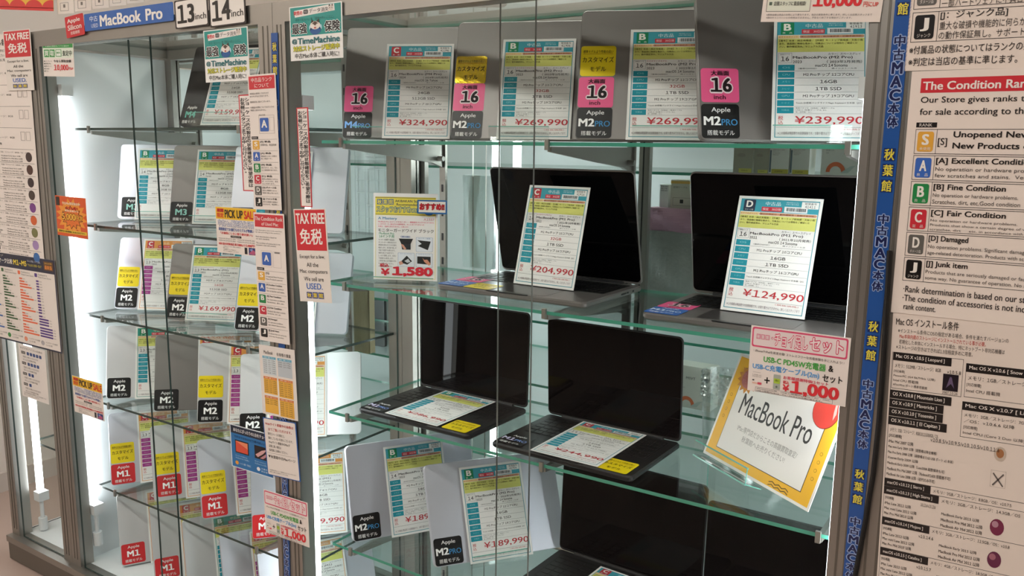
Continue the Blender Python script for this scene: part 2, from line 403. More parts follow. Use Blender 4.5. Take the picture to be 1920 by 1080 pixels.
# ------------------------------------------------------------------ stickers and price cards
TINY_A = ['【備考】本体・純正充電器 / 【外観】キートップ使用感・天板小傷', 'あり、液晶面に微細な傷あり。付属品については現物をご確認くだ', 'さい。動作確認済み。マニュアル欠品']
FOIL = principled('gold foil', '#d9b92e', .18, .75, bump=.9, bscale=70)
FILM = {}
def film(col):
    return principled('sticker film '+col, col, .32, spec=.3, bump=.12, bscale=45)
def sticker(parent, kind, u, v, w=.064, h=.058, mat=None):
    """a square label stuck on a laptop; u, v = its lower left corner on the face"""
    if kind == 'yellow' or kind == 'gold':
        s = Sheet(64, 60, w, h, radius=.005, thick=.0003, basemat=film('#f2d91c') if kind == 'yellow' else FOIL)
        s.rect(4, 8.4, 56, 6.6, '#f2d91c' if kind == 'yellow' else '#d8bd3a', 1)
        s.t(4, 8.5, 55, 6, '標準モデルより性能の高い', '#51430a', .02); s.rect(4, 15.5, 55, .9, '#b88a12')
        s.t(3.5, 22, 57, 11, 'カスタマイズ', '#2a2408', .02); s.t(18, 41, 29, 10, 'モデル', '#2a2408', .02)
        nm = 'custom_model_sticker'
    elif kind == 'size':
        s = Sheet(64, 60, w, h, radius=.005, thick=.0003, basemat=film('#ef5f93'))
        s.t(17, 4, 31, 9, '大画面', '#3a1522', .05)
        s.tt(16, 17, 36, 25, '16', '#1d1014', '#f6dfe6', .05, .13); s.t(21, 47, 20, 8, 'inch', '#3a1522', .02)
        nm = 'screen_size_sticker'
    else:
        bg = {'M1': '#d02f34', 'blue': '#2a63b4'}.get(kind, '#111113')
        s = Sheet(64, 60, w, h, radius=.006, thick=.0003, basemat=film(bg))
        s.t(17, 6, 32, 10.5, 'Apple', '#f4f4f4', .012)
        if kind in ('M4PRO', 'M2PRO', 'M1PRO', 'blue'):
            c = {'M2PRO': '#ffffff', 'M4PRO': '#7fb0e8', 'M1PRO': '#d9d4f4', 'blue': '#dcecff'}[kind]
            s.t(3.5, 22, 29, 15.5, {'M4PRO': 'M4', 'M2PRO': 'M2'}.get(kind, 'M1'), c, .045)
            s.t(33.5, 26.5, 27, 11, 'PRO', {'M2PRO': '#3f8fc9', 'M4PRO': '#6aa5e0', 'M1PRO': '#86a5ea', 'blue': '#dcecff'}[kind], .02)
        elif kind in ('M3', 'M4'):
            s.t(15, 21, 34, 18, kind, '#8fc9c0' if kind == 'M3' else '#6ec3b4', .04)
        else:
            s.t(15, 21, 35, 18, kind, '#ffffff', .045)
        s.t(9, 46, 46, 9, '搭載モデル', '#f0f0f0', .012)
        nm = 'chip_sticker'
    return s.build(nm, (Matrix.Translation((u, v, .0006)) if mat is None else mat), parent)

def price_card(rank, inch, title, year, when, rows, price, no, head='#3fa3b5', cell='#1f95a8', label='', mat=None, red_row=None, group='price cards'):
    s = Sheet(148, 210, .148, .210)
    fr = head if head != '#3fa3b5' else '#3f98a8'
    s.box(5, 5, 138, 200, 1.3, fr)
    s.rect(6, 6, 136, 22, head)
    rc = {'B': '#16885a', 'C': '#c03540', 'D': '#2d3a50'}[rank]
    s.rrect(11, 6.5, 21, 21, 2 if rank != 'B' else .5, rc, 2)
    s.t(15.5, 8.5, 12, 12, rank, '#f6f4ee', .05); s.t(14, 23, 15, 3, {'B': '良　品', 'C': '並　品', 'D': 'ダメージ品'}[rank], '#e8efe9')
    s.t(50, 9, 27, 7, '中古品', '#d6eef2' if head == '#3fa3b5' else '#f3e4c0', .02)
    s.rect(44, 18.5, 36, 8, '#d23a4a', 2); s.t(46, 20.3, 32, 4.4, '保証　30日間', '#f8dfe0')
    s.t(86, 8, 22, 2.2, '※画像は保証書ではありません', '#d2e9ee'); s.t(86, 11.2, 22, 2.2, 'お取り置き商品', '#d2e9ee')
    s.rect(84, 16.5, 40, 10.5, '#e9eef0', 2)
    rnd = random.Random(no)
    x = 88.0
    while x < 120:
        bw = rnd.choice((.5, .5, 1.0, 1.4)); s.rect(x, 18.6, bw, 6, '#3b4046', 3); x += bw+rnd.choice((.5, .6, .9))
    s.rect(113, 7, 29, 12, '#f5f6f4', 4); s.t(118, 8, 20, 3.8, '管理番号', '#33363a', lay=5); s.t(119, 13, 18, 4.6, str(no), '#33363a', lay=5)
    s.rect(6.5, 29, 34, 5, '#f2d49a'); s.t(8, 30, 30, 3, 'おすすめポイント', '#b0703a')
    s.rrect(41, 29, 100, 4.6, 2, '#dba27e', 1); s.t(43, 30, 94, 2.8, '安心の保証付・動作確認済・初期不良対応', '#6e2f28')
    s.rect(6.5, 34.5, 135, 23.5, '#dfe07c'); s.lines(9, 36.5, 130, 14, TINY_A, '#4c4a24', .012)
    s.box(8, 59.5, 21.5, 17.5, .5, '#9aa0a4'); s.t(11, 61, 15, 2.6, '画面サイズ', '#5b5f63'); s.t(12, 66, 13, 8, str(inch), '#202226', .01)
    s.t(86, 60, 50, 4, 'カラー：スペースグレイ', '#3c3f44'); s.t(31, 60, 36, 3, 'カスタマイズモデル' if red_row is not None else '', '#c04848')
    s.t(31, 65.5, 30+3.3*len(title), 5.8, title, '#24262a', .012); s.t(31, 73, 14, 4.6, year, '#2c2f33')
    s.t(84, 73, 54, 4.8, '（ '+when+'発売）', '#2c2f33')
    y = 79.5; names = ['OS', 'CPU', 'メモリ', 'ストレージ', 'GPU', 'キーボード', '付属品']
    for k in range(7):
        s.rect(8, y+.6, 26, 10.4, cell); s.t(15, y+4, 12, 3.2, names[k], '#8fd3de' if cell == '#1f95a8' else '#dca6cd')
        st = rows[k]
        if k == 0:
            s.t(66, y-.2, 50, 4.8, st, '#2b2e32', .006); s.t(40, y+6.2, 90, 2.6, '（最新OS対応）　　　　再インストール済　　　', '#6b6f73')
        elif k == 5: s.t(37, y+4, 100, 3.4, st, '#2b2e32', .01)
        elif k == 6: s.lines(37, y+1, 60, 9, ['電源アダプタ（互換品）/ 電源ケーブル', 'USB-C 充電ケーブル 2m', '箱・説明書：なし'], '#6b6f73')
        elif st:
            wd = min(78, 8+4.6*len(st)+(12 if 'チップ' in st else 0))
            s.t(87-wd/2, y+3, wd, 5.4, st, '#c2454f' if red_row == k else '#25282c', .008)
        s.rect(35, y+11.2, 106, .45, '#9da2a6'); y += 12.2
    s.tv(10, 168, 8, 15, '税込', '#c63c44', .01, fill=.95)
    if price:
        wd = 13.2*len(price); s.t(141-wd if len(price) > 6 else 60, 168.5, wd, 14.5, price, '#c2333d', .012, slant=.06)
    s.rect(7, 187, 134, .5, '#7d8286')
    s.t(95, 189, 40, 3, '（税抜価格）', '#c87a7a'); s.lines(10, 195, 128, 5, ['※この価格は現品限りの店頭価格です。お取り置きはできません。詳しくはスタッフまで'], '#7b6a70')
    o = s.build('price_card', mat)
    return tag(o, label, 'price card', group)

def acrylic_stand(card_words, w, label, lip=.028, back=.022, dx=0):
    """bent clear sheet that carries one card: front lip, floor, back rest"""
    card = next(o for o in bpy.data.objects if card_words in o.get('label', ''))
    C_ = card.matrix_world; e1 = C_.col[0].to_3d(); p = C_.translation; n = C_.col[2].to_3d()
    yaw = math.atan2(e1.y, e1.x); l = math.asin(max(0, n.z)); t = .0014
    M = Matrix.Translation((p.x, p.y, p.z-.0035)) @ Matrix.Rotation(yaw, 4, 'Z')
    m = MB()
    prof = [(-.015, lip), (-.012, 0.0), (.0012, 0.0), (.0012+math.sin(l)*back, math.cos(l)*back)]
    for (y0, z0), (y1, z1) in zip(prof[:-1], prof[1:]):
        d = Vector((0, y1-y0, z1-z0)); q = Vector((0, -d.z, d.y)).normalized()*t
        if q.z > 0: q = -q
        if abs(d.z) < 1e-6: q = Vector((0, 0, t))
        m.obox((dx, y0, z0+.0006), (w, 0, 0), d, q, ACRYLIC)
    m.obox((dx, prof[0][0]-.0008, prof[0][1]-.0012), (w, 0, 0), (0, .0018, 0), (0, 0, .0016), ACRYLIC_EDGE)
    o = m.build('acrylic_stand'); o.matrix_world = M
    return tag(o, label, 'card stand', 'clear acrylic card stands')

# ------------------------------------------------------------------ laptops
DIM = {16: (.3557, .248), 14: (.3126, .221), 13: (.304, .212), 15: (.341, .236)}
def closed_laptop(X, Y, z, yaw, lean, size, shell, label, stickers=(), group='closed laptops leaning on the shelves'):
    w, h = DIM[size]
    r = tag(empty('closed_laptop', frame_of(X, Y, z, yaw, lean)), label, 'laptop', group)
    m = MB(); m.rprism(0, 0, w, h, .011, -.0055, 0, shell, .0012); m.build('lid', r)
    m = MB(); m.rprism(0, 0, w, h, .011, -.0155, -.0062, shell, .003)
    m.rprism(.002, .002, w-.004, h-.004, .01, -.0063, -.0054, SEAM); m.build('base', r)
    m = MB(); m.cyl((w*.18, h-.004, -.0065), (w*.82, h-.004, -.0065), .0032, SEAM, 10); m.build('hinge', r)
    for (k, u, v) in stickers: sticker(r, k, u, v)
    return r
def open_laptop(X, Y, z, yaw, lean, size, shell, label, stickers=(), depth=None, track=TRACK):
    w, d = DIM[size]; d = depth or d
    M = Matrix.Translation((X, Y, z+H)) @ Matrix.Rotation(math.radians(yaw), 4, 'Z')
    r = tag(empty('open_laptop', M), label, 'laptop', 'open laptops with dark screens')
    m = MB(); m.rprism(0, 0, w, d, .012, 0, .0115, shell, .003, seg=8)
    m.rprism(w*.36, -.0002, w*.28, .006, .0025, .0108, .0119, SEAM)
    bs = m.build('base', r)
    m = MB(); m.rprism(.018, d*.42, w-.036, d*.5, .004, .0112, .0118, KEYWELL)
    rows = 6; kx0, ky0, kw, kh = .021, d*.425, (w-.042), d*.49
    for j in range(rows):
        n = 14 if j else 9
        rh = kh/rows; y0 = ky0+j*rh
        xs = [kw/n]*n
        if j == 0: xs = [kw*q for q in (.07, .07, .07, .085, .34, .085, .09, .09, .10)]
        x = kx0
        for q in xs:
            hh = rh*.84 if j < rows-1 else rh*.6
            m.rprism(x+.0012, y0+.001, q-.0024, hh-.001, .0016, .0116, .0128, KEY, seg=2); x += q
    m.build('keyboard', bs)
    m = MB(); m.rprism(w*.27, .012, w*.46, d*.36, .005, .0112, .0118, track); m.build('trackpad', bs)
    for k, (ya, yb) in enumerate(((.80, .83), (.70, .73), (.60, .69))):
        m = MB(); m.box((w-.0006, d*ya, .0045), (w+.0003, d*yb, .0078), PORT); m.build('port', bs)
    L = frame_of(0, 0, -H, 0, lean); L.translation = Vector((0, d-.004, .0125))
    m = MB(); m.rprism(0, 0, w, d-.004, .011, -.005, 0, shell, .0015); lid = m.build('lid', r); lid.matrix_basis = L
    m = MB(); m.rprism(.0025, .006, w-.005, d-.013, .009, .0, .0008, SCREEN); m.build('screen', lid)
    m = MB(); m.cyl((w*.12, 0, 0), (w*.88, 0, 0), .0045, SEAM, 12); hg = m.build('hinge', r); hg.matrix_basis = L
    for (k, u, v, a) in stickers:
        sticker(r, k, 0, 0, mat=Matrix.Translation((u, v, .0126)) @ Matrix.Rotation(math.radians(a), 4, 'Z'))
    return r

R_M2 = ['macOS 14 Sonoma', 'M2 Proチップ 12コアCPU', '16GB', '1TB SSD', 'M2 Proチップ 19コアGPU', 'Touch ID搭載バックライトMagic Keyboard 日本語（JIS）', '']
def rows(**k):
    r = list(R_M2)
    for i, v in k.items(): r[int(i[1:])] = v
    return r
# ---- middle showcase, top shelf: four large grey laptops, each with a card
z = SCZ['s1']
closed_laptop(-1.341, 1.356, z+.006, 27, 14, 16, GREY, 'closed space grey laptop leaning behind the ¥324,990 card, first on the top shelf', (('size', .002, .058), ('M4PRO', .002, .0)))
closed_laptop(-1.053, 1.368, z+.006, 22.6, 17.7, 16, GREY, 'closed space grey laptop with a gold foil sticker above its pink one', (('gold', .002, .116), ('size', .002, .058), ('M2PRO', .002, 0)))
closed_laptop(-0.755, 1.351, z+.006, 22.9, 18.5, 16, GREY, 'closed space grey laptop with yellow, pink and black stickers on the top shelf', (('yellow', .003, .120), ('size', .002, .060), ('M2PRO', .002, .002)))
closed_laptop(-0.514, 1.343, z+.006, 37, 15.5, 16, GREY, 'closed space grey laptop behind the ¥239,990 card, pink and black stickers without yellow', (('size', .004, .064), ('M2PRO', .003, .003)))
price_card('C', 16, 'MacBookPro (M4 Pro)', '2024', '2024年10月', rows(_0='macOS 26 Tahoe', _1='M4 Proチップ 14コアCPU', _2='24GB', _3='512GB SSD', _4='M4 Proチップ 20コアGPU'), '¥324,990', 41296, label='price card with red C square reading ¥324,990 on the top shelf', mat=frame_of(-1.244, 1.378, z+.006, 27.0, 15.5))
price_card('B', 16, 'MacBookPro (M2 Pro)', '2023', '2023年2月', rows(_2='32GB'), '¥269,990', 41906, label='price card reading ¥269,990 between the gold foil sticker and the yellow sticker', mat=frame_of(-0.959, 1.397, z+.006, 22.6, 18.7), red_row=2)
price_card('B', 16, 'MacBookPro (M2 Pro)', '2023', '2023年2月', rows(_2='32GB'), '¥269,990', 41911, label='price card reading ¥269,990 just right of the yellow, pink and black stickers', mat=frame_of(-0.667, 1.379, z+.006, 22.9, 19.5), red_row=2)
price_card('B', 16, 'MacBookPro (M2 Pro)', '2023', '2023年2月', rows(), '¥239,990', 41913, label='price card reading ¥239,990 at the right end of the top shelf', mat=frame_of(-.410, 1.385, z+.006, 22, 19))
for key, nm, w_, dx in (('¥324,990', '¥324,990', .10, .03), ('between the gold foil', '¥269,990 between the gold and yellow stickers', .12, -.012), ('just right of the yellow', '¥269,990 right of the yellow sticker', .125, .012), ('¥239,990 at', '¥239,990', .12, .0)):
    acrylic_stand(key, w_, 'clear acrylic lip stand holding the card of '+nm, dx=dx, back=.008)
# ---- second shelf
z = SCZ['s2']
open_laptop(-1.081, 1.356, z+.002, -.8, -13.2, 16, GREY, 'open grey laptop with its screen tipped forward behind the ¥204,990 card', (('blue', .002, .002, 0), ('size', .002, .062, 0), ('yellow', .068, .004, 0)))
price_card('C', 16, 'MacBookPro (M1 Pro)', '2021', '2021年10月', rows(_1='M1 Proチップ 10コアCPU', _2='32GB', _4='M1 Proチップ 16コアGPU'), '¥204,990', 41916, label='price card with red C square reading ¥204,990 leaning on an open screen', mat=frame_of(-.950, 1.452, z+.0155, -2.5, 15.5), red_row=2)
open_laptop(-.605, 1.336, z+.002, 0, -10.9, 16, GREY, 'open grey laptop with the tall black screen behind the ¥124,990 card', (('blue', .002, .002, 0), ('size', .002, .062, 0)))
price_card('D', 16, 'MacBookPro (M1 Pro)', '2021', '2021年10月', rows(_1='M1 Proチップ 10コアCPU', _4='M1 Proチップ 16コアGPU'), '¥124,990', 41411, label='price card with dark D square reading ¥124,990', mat=frame_of(-.496, 1.433, z+.0155, -1.6, 18.5))
# staff recommendation card
s = Sheet(135, 190, .145, .190)
s.box(4, 8, 127, 178, 1, '#e8d77a'); s.rect(4, 8, 127, 40, '#f2e25a'); s.rect(4, 9.5, 127, 1, '#6a6a4a', 2); s.rect(4, 45.5, 127, 1, '#6a6a4a', 2)
for k, g in enumerate('秋葉館'):
    s.rect(8+12*k, 13, 10.5, 12, '#3b6aa8', 2); s.t(9+12*k, 14, 8.5, 10, g, '#f3e45c', .03)
s.t(46, 14, 52, 5.5, 'AKIBAKAN Staff', '#3a4a5a', .02); s.t(49, 21.5, 44, 5.5, 'Recommended', '#3a4a5a', .02)
s.tt(7, 29, 72, 12.5, 'スタッフおすすめ', '#f8ee70', '#2f6f95', .02, .13); s.tt(81, 32, 22, 9, '商品', '#f8ee70', '#2f6f95', .02, .13)
s.disc(117, 35, 14, 14, '#f2e25a', 2); s.disc(117, 35, 12, 12, '#2f6aa5', 3); s.poly([(108, 33), (118, 29), (126, 30), (127, 36), (121, 41), (116, 35)], '#f2f2f0', 4)
s.t(10, 52, 40, 7, 'A Mastery', '#2c86b8', .02); s.t(106, 53, 22, 5, 'A1557', '#d78a93')
s.lines(10, 60.5, 117, 14, ['MacBook Pro 16インチのモニター・液晶面をキズやホコリから', 'しっかりガード。貼るだけの簡単取付。マットタイプでぎらつき', 'を抑え、指紋も目立ちません（1枚入り）'], '#df4c72', .025)
s.t(10, 77, 117, 8, 'モニターガードワイド ブラック', '#2a2a2a', .02)
s.t(12, 86, 32, 4, 'MacBook Pro', '#2f9b6d', .02); s.t(12, 91, 32, 6.5, '16インチ用', '#2f9b6d', .02)
s.lines(11, 100, 38, 62, ['モニターの開閉で液晶面に', '付くキーボード跡を防ぎます', '静電気を抑えホコリの付着を', '軽減します。また貼り直しが', '可能で何度でも使えます。', '角度を変えても見やすく', 'しっかり密着します。水洗い', 'で粘着力も復活します。', 'ご使用の前に必ず画面の汚れ', 'をふき取ってください。', '※本体は付属しません'], '#5a5a5a')
s.t(58, 92, 20, 4.5, '（前3面）', '#2c62b0', .02)
_h, _sy = s.h, s.sy; s.h -= 21*_sy; s.sy *= .79
for (x, y, st) in ((52, 99, ''), (90, 93, 'モニター保護'), (52, 137, 'クリーニングクロス'), (90, 137, 'マウスパッド')):
    if st: s.rrect(x, y, 35, 40 if y < 110 else 39, 2, '#9fb3cc', 1); s.rrect(x+.7, y+.7, 33.6, 38.6 if y < 110 else 37.6, 2, '#e9eff6', 2); s.t(x+5, y+1.6, 25, 3, st, '#5577aa')
s.poly([(54, 98), (84, 98), (79, 112), (59, 112)], '#26292b', 3); s.poly([(59, 112), (79, 112), (79, 128), (61, 128)], '#33383d', 3); s.poly([(58, 112), (64, 115), (70, 126), (66, 129), (62, 122)], '#d9a08a', 4)
s.poly([(93, 101), (121, 104), (115, 128), (94, 117), (102, 111)], '#2b2f2d', 3)
s.poly([(57, 164), (71, 145), (82, 160), (72, 170)], '#2b2d2e', 3); s.poly([(66, 160), (74, 153), (79, 162), (72, 165)], '#cfd4d8', 4); s.poly([(54, 163), (60, 160), (64, 168), (56, 172)], '#d9a08a', 4)
s.poly([(93, 146), (121, 146), (121, 168), (93, 166)], '#2b2d2e', 3); s.poly([(104, 150), (108, 155), (114, 154), (121, 165), (118, 171), (108, 161)], '#d9967c', 4)
s.h, s.sy = _h, _sy
s.t(14, 154, 19, 8, '税込', '#d6303f', .05, lay=5)
s.t(16, 165, 19, 15.5, '¥', '#dd2f40', .05, lay=5); s.t(40, 160, 86, 22, '1,580', '#dd2f40', .06, lay=5)
o = s.build('price_card', frame_of(-1.263, 1.365, z+.0045, 24, 3)); tag(o, 'yellow headed staff recommendation card reading ¥1,580 on the second shelf', 'price card', 'price cards')
acrylic_stand('¥1,580', .135, 'clear acrylic stand behind the ¥1,580 card', lip=.012, back=.15, dx=.005)
s = Sheet(60, 27, .066, .030, base='#2f6cab', gloss=True); s.rect(3, 3, 54, 21, '#f4efe8'); s.tt(5, 7, 50, 12, 'おすすめ!!', '#d62a35', '#7a1a20', .05, .10)
tag(s.build('recommend_tag', frame_of(-1.168, 1.403, z+.152, 24, 3)), 'blue edged tag with red lettering clipped to the corner of the ¥1,580 card', 'tag')
# ---- third shelf
z = SCZ['s3']
open_laptop(-1.280, 1.323, z+.001, -.8, 1.8, 14, BLACKSHELL, 'open black laptop with the flat ¥286,990 card on its keyboard, left of its shelf', (('M1PRO', .004, .004, 0), ('yellow', .235, .006, 0)), track=principled('dark trackpad', '#1c1c1e', .35, .1))
price_card('B', 14, 'MacBookPro (M1 Pro)', '2021', '2021年10月', rows(_1='M1 Proチップ 10コアCPU', _2='32GB', _4='M1 Proチップ 16コアGPU'), '¥286,990', 41877, label='price card reading ¥286,990 lying flat on an open laptop', mat=frame_of(-1.199, 1.325, z+.0155, -1.5, 89.9))
open_laptop(-.912, 1.316, z+.001, -1.1, -2.5, 14, BLACKSHELL, 'open black laptop with the flat ¥244,990 card on its keyboard', (('M1PRO', .004, .006, 0), ('yellow', .235, .004, 0)), track=principled('dark trackpad', '#1c1c1e', .35, .1))
price_card('C', 14, 'MacBookPro (M1 Pro)', '2021', '2021年10月', rows(_1='M1 Proチップ 10コアCPU', _4='M1 Proチップ 16コアGPU'), '¥244,990', 41880, label='price card reading ¥244,990 lying flat on an open laptop', mat=frame_of(-.818, 1.315, z+.0155, -.9, 89.9))
# yellow advertising card on a clear stand
s = Sheet(280, 200, .280, .200, base='#f3f1ee', gloss=True)
s.rect(5, 5, 270, 190, '#f2bb2c'); s.poly([(28, 22), (252, 22), (252, 178), (28, 178)], '#3a2c18', 2); s.poly([(29.2, 23.2), (250.8, 23.2), (250.8, 176.8), (29.2, 176.8)], '#eeece9', 3)
pts = []
for k in range(28):
    a = 2*math.pi*k/28; q = 30 if k % 2 else 22; pts.append((46+q*math.cos(a), 40+q*.95*math.sin(a)))
s.poly(pts, '#c8862f', 4); s.disc(46, 40, 18, 18, '#b56a62', 5); s.tt(31, 30, 30, 9, 'クーポン', '#d98f92', '#8a4a44', .03, .08, 6); s.tt(33, 42, 26, 8, '付いてる', '#d98f92', '#8a4a44', .03, .08, 6)
s.disc(242, 40, 28.5, 31, '#7a2a20', 4, 28); s.disc(242, 40, 27.5, 30, '#e8453a', 5, 28); s.poly([(256, 22), (260, 24), (264, 40), (261, 52), (258, 40)], '#f5b8b0', 6)
s.t(50, 66, 182, 38, 'MacBook Pro', '#2d2d2d', .02)
s.t(62, 122, 156, 11, '\\Mac専門店だからこその高額買取査定/', '#4a4a4a'); s.t(84, 138, 112, 11, '秋葉館へお売りください!', '#4a4a4a')
for k in range(4): s.disc(16, 78+14*k, 3.2, 3.2, '#a8791c', 2, 12); s.disc(16, 78+14*k, 2.3, 2.3, '#f2bb2c', 3, 12); s.disc(264, 108+14*k, 3.2, 3.2, '#a8791c', 2, 12); s.disc(264, 108+14*k, 2.3, 2.3, '#f2bb2c', 3, 12)
for j in range(2):
    for k in range(6): s.poly([(180+8*k, 184+5*j+(0 if k % 2 else 3)), (180+8*(k+1), 184+5*j+(3 if k % 2 else 0)), (180+8*(k+1), 185.3+5*j+(3 if k % 2 else 0)), (180+8*k, 185.3+5*j+(0 if k % 2 else 3))], '#3a2c18', 3)
YM = frame_of(-.523, 1.458, z+.030, -34, 22)
tag(s.build('advert_card', YM), 'large yellow bordered advert card with a red balloon on a clear stand', 'advert card')
m = MB()
m.obox((.015, -.004, -.004), (.15, 0, 0), (0, .0, .035), (0, -.003, 0), ACRYLIC); m.obox((.015, -.008, .030), (.15, 0, 0), (0, .028, 0.008), (0, 0, .003), ACRYLIC)
m.obox((.015, .019, .036), (.15, 0, 0), (0, .0025, .001), (0, 0, .003), ACRYLIC_EDGE); m.obox((.015, -.0085, .030), (.15, 0, 0), (0, .002, 0), (0, 0, .003), ACRYLIC_EDGE)
m.obox((.015, -.006, -.0012), (.15, 0, 0), (0, .16, 0), (0, 0, -.003), ACRYLIC); m.obox((.1645, -.0075, -.0045), (.0012, 0, 0), (0, .0015, 0), (0, 0, .037), ACRYLIC_EDGE); m.obox((.1645, -.0075, .031), (.0012, 0, 0), (0, .028, .008), (0, 0, .0015), ACRYLIC_EDGE)
m.obox((.015, .10, -.0045), (.15, 0, 0), (0, .003, 0), (0, -.085, -.095), ACRYLIC)
o = m.build('acrylic_stand'); o.matrix_world = YM; tag(o, 'clear acrylic display stand with a front shelf under the yellow advert card', 'card stand', 'clear acrylic card stands')
# bubble wrap pouch behind the advert card
BUB = thin_glass('bubble wrap film', (.88, .91, .9), 3.5, .12)
HAZE = thin_glass('cloudy film', (.80, .84, .82), 2.5, .25)
m = MB(); p0 = at_z(1325, 880, z)
cx, cy = -.512, 1.555
rings = 9; n = 22; V = []
for j in range(rings):
    q = j/(rings-1); rr = .046+.006*q; zz = .002+.10*q
    for k in range(n):
        a = 2*math.pi*k/n; V.append((cx+rr*math.cos(a), cy+.6*rr*math.sin(a), z+H+zz+(0 if j < rings-1 else .010*math.sin(3*a))))
F_ = [(j*n+k, j*n+(k+1) % n, (j+1)*n+(k+1) % n, (j+1)*n+k) for j in range(rings-1) for k in range(n)]+[tuple(range(n-1, -1, -1))]
m.add(V, F_, HAZE)
m.build('bubble_wrap_pouch', smooth=True); bw = bpy.data.objects['bubble_wrap_pouch']
m = MB()
for j in range(6):
    for k in range(26):
        a = 2*math.pi*(k+.5*(j % 2))/26; rr = .0535; cxx, cyy = cx+rr*math.cos(a), cy+.6*rr*math.sin(a); zz = z+H+.118+j*.0085
        q = .0036; m.add([(cxx+q*.3*math.cos(a), cyy+q*.3*math.sin(a), zz+q), (cxx-q*math.sin(a), cyy+q*math.cos(a), zz), (cxx+q*math.cos(a)*1.2, cyy+q*math.sin(a)*1.2, zz), (cxx+q*math.sin(a), cyy-q*math.cos(a), zz), (cxx+q*.3*math.cos(a), cyy+q*.3*math.sin(a), zz-q)], [(0, 1, 2), (0, 2, 3), (4, 2, 1), (4, 3, 2)], BUB)
V = []
for j in range(2):
    for k in range(n):
        a = 2*math.pi*k/n; rr = .0535; V.append((cx+rr*math.cos(a), cy+.6*rr*math.sin(a), z+H+.106+.060*j))
m.add(V, [(k, (k+1) % n, n+(k+1) % n, n+k) for k in range(n)], BUB)
m.build('bubble_wrap', bw); tag(bw, 'grey pouch with clear bubble wrap collar standing left of the yellow advert card', 'packing pouch')
# ---- fourth shelf
z = SCZ['s4']
closed_laptop(-1.295, 1.317, z+.006, 58, 16.5, 14, SILVER, 'closed silver laptop leaning behind the card whose price starts ¥18, fourth shelf', (('M2PRO', .003, .002),))
price_card('B', 14, 'MacBookPro (M2 Pro)', '2023', '2023年2月', rows(), '¥189,990', 41935, label='price card tilted on the fourth shelf, its price cut off after ¥18', mat=frame_of(-1.238, 1.386, z+.006, 58.0, 18.0))
closed_laptop(-1.067, 1.331, z+.006, 53.4, 25, 14, SILVER, 'closed silver laptop leaning behind the fully visible ¥189,990 card', (('M2PRO', .003, .002),))
price_card('B', 14, 'MacBookPro (M2 Pro)', '2023', '2023年2月', rows(), '¥189,990', 41936, label='price card on the fourth shelf with ¥189,990 readable in full', mat=frame_of(-1.012, 1.388, z+.006, 53.4, 26.0))
acrylic_stand('¥189,990 readable', .13, 'clear acrylic lip stand under the fully readable ¥189,990 card')
open_laptop(-.890, 1.318, z+.001, -2, 3, 15, BLACKSHELL, 'open black laptop at the bottom with a card lying on its keyboard', track=principled('dark trackpad', '#1c1c1e', .35, .1))
price_card('C', 16, 'MacBookPro (M1 Pro)', '2021', '2021年10月', rows(_1='M1 Proチップ 10コアCPU'), '', 41941, label='price card with red C square lying flat at the bottom edge of the photo', mat=frame_of(-.775, 1.318, z+.0155, -3, 89.9))
open_laptop(-.537, 1.325, z+.001, 0, 2, 13, BLACKSHELL, 'open black laptop at the lower right, below the yellow advert card', track=principled('dark trackpad', '#1c1c1e', .35, .1))
m = MB(); A = at_y(1329, 1000, 1.60)
m.box((A.x-.008, 1.597, z+H+.0005), (A.x+.008, 1.5995, z+H+.30), ACRYLIC); m.box((A.x-.0088, 1.5965, z+H+.0005), (A.x-.0078, 1.6, z+H+.30), ACRYLIC_EDGE); m.box((A.x-.012, 1.575, z+H+.0005), (A.x+.012, 1.5965, z+H+.0028), ACRYLIC)
tag(m.build('acrylic_stand'), 'tall clear acrylic strip stand between the two black laptops at the bottom', 'card stand', 'clear acrylic card stands')

# ------------------------------------------------------------------ left showcase
OR, MG = '#e59a4e', '#a8418f'
GREEN_HEAD = '#2f9a8a'
def bcard(rank, inch, title, year, when, price, no, pos, label, orange=False, magenta=False, green=False, rr=None, **kw):
    price_card(rank, inch, title, year, when, rows(**kw), price, no, head=OR if orange else (GREEN_HEAD if green else '#3fa3b5'), cell=MG if magenta else '#1f95a8', label=label, mat=frame_of(*pos), red_row=rr)
g = 'closed laptops leaning on the shelves'
z = SB['r1']
closed_laptop(-1.939, 1.371, z+.006, 10.4, 21, 14, BLACKSHELL, 'closed black laptop alone on the top shelf of the left showcase', (('M4', .002, .002),))
bcard('B', 14, 'MacBookPro (M4)', '2024', '2024年11月', '¥159,990', 41302, (-1.857, 1.377, z+.008, 10.4, 22.0), 'price card reading ¥159,990, half under the green insurance poster', _0='macOS 15 Sequoia', _1='M4チップ 10コアCPU', _3='512GB SSD', _4='M4チップ 10コアGPU')
acrylic_stand('¥159,990', .14, 'clear acrylic lip stand under the ¥159,990 card', lip=.035, dx=-.03)
z = SB['r2']
closed_laptop(-2.314, 1.415, z+.006, 31, 13.8, 14, SILVER, 'closed silver laptop at the left end of the second shelf, black sticker with teal lettering', (('M3', .012, .006),))
closed_laptop(-2.085, 1.428, z+.006, 27, 14.5, 14, GREY, 'closed grey laptop in the middle of the second shelf, black sticker with teal lettering', (('M3', .002, .002),))
closed_laptop(-1.800, 1.405, z+.006, 22, 14.5, 14, SILVER, 'closed grey laptop coloured silver for the tube light on it, at the right end of the second shelf, beside the rank notice', (('M3', .002, .002),))  # grey lid; silver shell carries the tube light grazing it
bcard('B', 14, 'MacBookPro (M3)', 'Nov 2023', '2023年11月', '', 41561, (-2.259, 1.435, z+.006, 31.0, 14.8), 'price card between the two teal lettered stickers of the second shelf', _1='M3チップ 8コアCPU', _2='8GB', _3='512GB SSD', _4='M3チップ 10コアGPU')
